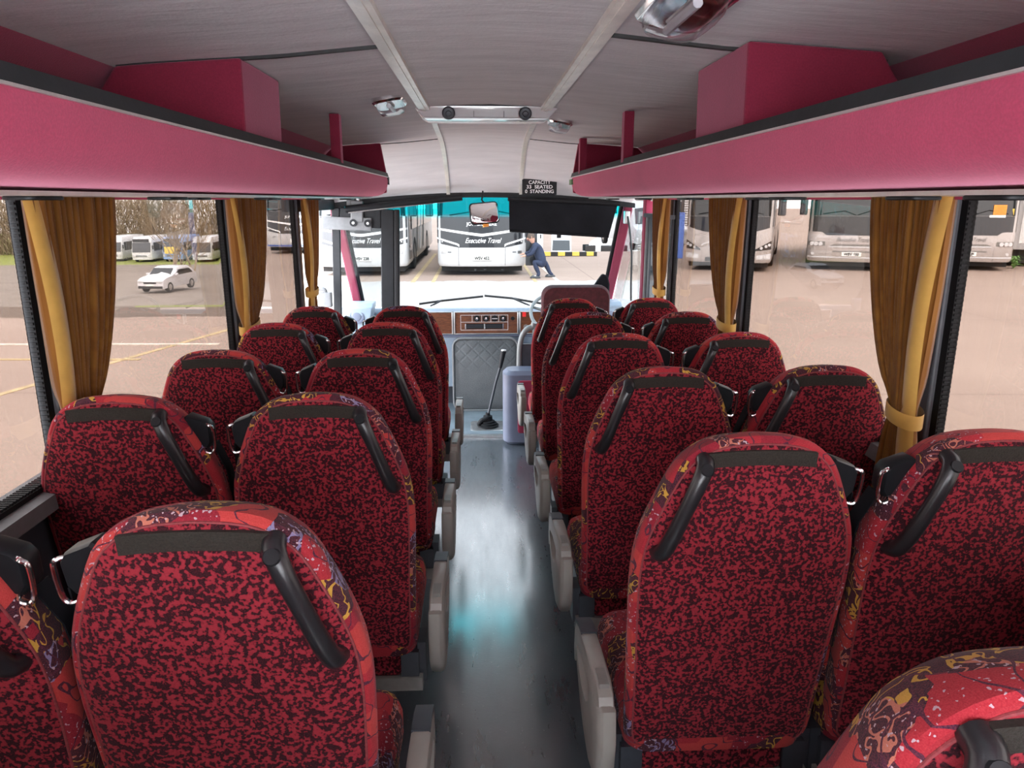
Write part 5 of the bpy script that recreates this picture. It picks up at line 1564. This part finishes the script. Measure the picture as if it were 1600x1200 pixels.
def hedge(seed, n, x0, x1, yb, h):
    r = random.Random(seed); mb = MB()
    for _ in range(n):
        a = r.uniform(x0, x1); y = yb + r.uniform(-2.5, 2.5); x = a * y; zb_ = gz(x, y)
        p = Vector((x, y, zb_ - 0.2 + h * 0.55 * r.random() ** 1.3)); d = Vector((r.uniform(-.7, .7), r.uniform(-.5, .5), 1)).normalized()
        l = r.uniform(1.0, 3.6); q = p + d * l * .5; e = q + (d + Vector((r.uniform(-.6, .6), r.uniform(-.4, .4), r.uniform(-.1, .3)))).normalized() * l * .5
        u = d.orthogonal().normalized(); v = d.cross(u); ra = r.uniform(.018, .05)
        mb.loft([[c + u * w_ * math.cos(t) + v * w_ * math.sin(t) for t in (0, 2.09, 4.19)] for c, w_ in ((p, ra), (q, ra * .7), (e, ra * .3))], False, False)
    return mb.build('hedge', 'bark', smooth=False)
hd_ = hedge(5, 17000, -0.86, -0.18, 105, 12.5)
tag(hd_, 'dense tangle of brown leafless hedge along the far edge of the lower yard', 'hedge'); hd_['kind'] = 'stuff'
spots = []
for i in range(8): spots.append((-0.84 + 0.085 * i, 114 + 6 * (i % 2)))
spots += [(-0.38, 62), (-0.10, 60), (-0.22, 64), (0.06, 72), (0.22, 66), (0.38, 70)]
for i, (a, y) in enumerate(spots):
    o = protos[i] if i < 3 else protos[i % 3].copy()
    if i >= 3: COL.objects.link(o)
    x = a * y; o.location = (x, y, gz(x, y) - 0.2); o.rotation_euler = (0, 0, i * 1.7); s_ = 0.9 + 0.25 * ((i * 5) % 4) / 3
    if y < 80: s_ *= 0.75
    o.scale = (s_ * 1.1, s_ * 1.1, s_)
    tag(o, 'bare brown leafless tree in the tangled hedge line beyond the yard', 'tree', 'bare trees of the hedge line')

# ---------------------------------------------------------------- person bending by the middle coach's open locker
T = thing('locker_door', 'white open locker flap standing out from the middle coach beside the person', 'locker door', (1.62, 20.9, GZ))
b = MB(); b.rbox((0.0, -0.03, 0.35), (0.16, 0.0, 1.45), 0.03, 3, axis=1); b.build('panel', 'offwhite', T)
b = MB(); b.rbox((0.08, -0.036, 1.05), (0.11, -0.028, 1.16), 0.01, 3, axis=1); b.build('handle', 'black', T)
b = MB(); b.box((-0.32, 0.0, 0.30), (0.0, 0.03, 1.45)); b.build('dark_interior_edge', 'coachblack', T)
def skin(name, verts, edges, radii, mat, parent, root=0, sub=2):
    me = bpy.data.meshes.new(name); me.from_pydata(verts, edges, []); me.materials.append(M[mat])
    o = bpy.data.objects.new(name, me); COL.objects.link(o); o.parent = parent
    m = o.modifiers.new('skin', 'SKIN'); m.use_smooth_shade = True
    for i, r in enumerate(radii):
        me.skin_vertices[0].data[i].radius = (r, r) if not isinstance(r, tuple) else r
    me.skin_vertices[0].data[root].use_root = True
    s_ = o.modifiers.new('sub', 'SUBSURF'); s_.levels = sub; s_.render_levels = sub
    return o
P = thing('person', 'person in dark navy clothes crouching beside the open coach locker', 'person', (1.62, 20.45, GZ), (0, 0, 0))
# clothes: one continuous body, crouched facing left towards the coach
V = [(0.12, 0, .42), (0.06, 0, .58), (-0.02, 0, .78), (-0.08, 0, .90), (-0.13, 0, .97),
     (0.10, -.10, .38), (-0.14, -.16, .46), (0.02, -.16, .10), (-0.06, -.17, .05),
     (0.14, .10, .38), (0.20, .16, .42), (0.34, .16, .12), (0.42, .17, .05),
     (-0.08, -.17, .86), (-0.20, -.22, .66), (-0.34, -.14, .62),
     (-0.08, .17, .86), (-0.22, .20, .68), (-0.36, .10, .66)]
Ed = [(0, 1), (1, 2), (2, 3), (3, 4), (0, 5), (5, 6), (6, 7), (0, 9), (9, 10), (10, 11), (3, 13), (13, 14), (14, 15), (3, 16), (16, 17), (17, 18), (7, 8), (11, 12)]
Ra = [.15, .15, .165, .12, .065, .105, .085, .055, .05, .105, .085, .055, .05, .075, .052, .042, .075, .052, .042]
body = skin('body', V, Ed, Ra, 'navy', P)
hd = MB()
hd.lathe((-0.155, 0, 0.98), (-0.35, 0, 0.94), [(.045, -.03), (.055, 0), (.07, .03), (.085, .08), (.092, .13), (.085, .19), (.06, .235), (.02, .252)], 20)
h1 = hd.build('head', 'skin', P)
d = MB(); d.tube([(-0.29, 0, 1.09), (-0.315, 0, 1.06), (-0.295, 0, 1.045)], 0.014, 8); d.build('nose', 'skin', h1)
for s_ in (-1, 1):
    d = MB(); d.lathe((-0.285, s_ * .034, 1.115), (-1, 0, 0), [(.010, 0), (.008, .006), (.002, .008)], 10); d.build('eye', 'ink', h1)
    d = MB(); d.tube([(-0.195, s_ * .088, 1.07), (-0.185, s_ * .097, 1.11), (-0.205, s_ * .088, 1.14)], 0.010, 8); d.build('ear', 'skin', h1)
d = MB(); d.tube([(-0.288, -.025, 1.025), (-0.293, 0, 1.022), (-0.288, .025, 1.025)], 0.006, 6); d.build('mouth', 'redtab', h1)
d = MB(); d.lathe((-0.185, 0, 1.06), (-0.2, 0, 0.98), [(.094, .02), (.100, .06), (.098, .10), (.08, .15), (.03, .175)], 20); d.build('hair', 'hair', P)
for s_, wv in ((-1, (-0.34, -.14, .62)), (1, (-0.36, .10, .66))):
    a = Vector(wv); V = [a, a + Vector((-.05, 0, -.01)), a + Vector((-.085, 0, -.015))]; Ed = [(0, 1), (1, 2)]; Ra = [.026, .032, .028]
    for q in range(4):
        yy = (q - 1.5) * .019; ln_ = (.055, .065, .062, .05)[q]; n0 = len(V)
        V += [a + Vector((-.095, yy, -.016)), a + Vector((-.095 - ln_ * .5, yy * 1.1, -.022)), a + Vector((-.095 - ln_ * .85, yy * 1.1, -.045))]
        Ed += [(2, n0), (n0, n0 + 1), (n0 + 1, n0 + 2)]; Ra += [.010, .009, .008]
    n0 = len(V); V += [a + Vector((-.06, -s_ * .035, -.01)), a + Vector((-.095, -s_ * .052, -.02))]; Ed += [(1, n0), (n0, n0 + 1)]; Ra += [.011, .009]
    skin('hand', V, Ed, Ra, 'skin', P, sub=1)
for (x, y) in ((-0.04, -.17), (0.40, .17)):
    b = MB(); L = []
    for f, z in ((1.0, 0.0), (1.05, .02), (.95, .05), (.6, .085)): L.append([(x - 0.05 + .14 * f * math.cos(2 * PI * i / 14), y + .05 * f * math.sin(2 * PI * i / 14), z) for i in range(14)])
    b.loft(L); b.build('shoe', 'coachblack', P)
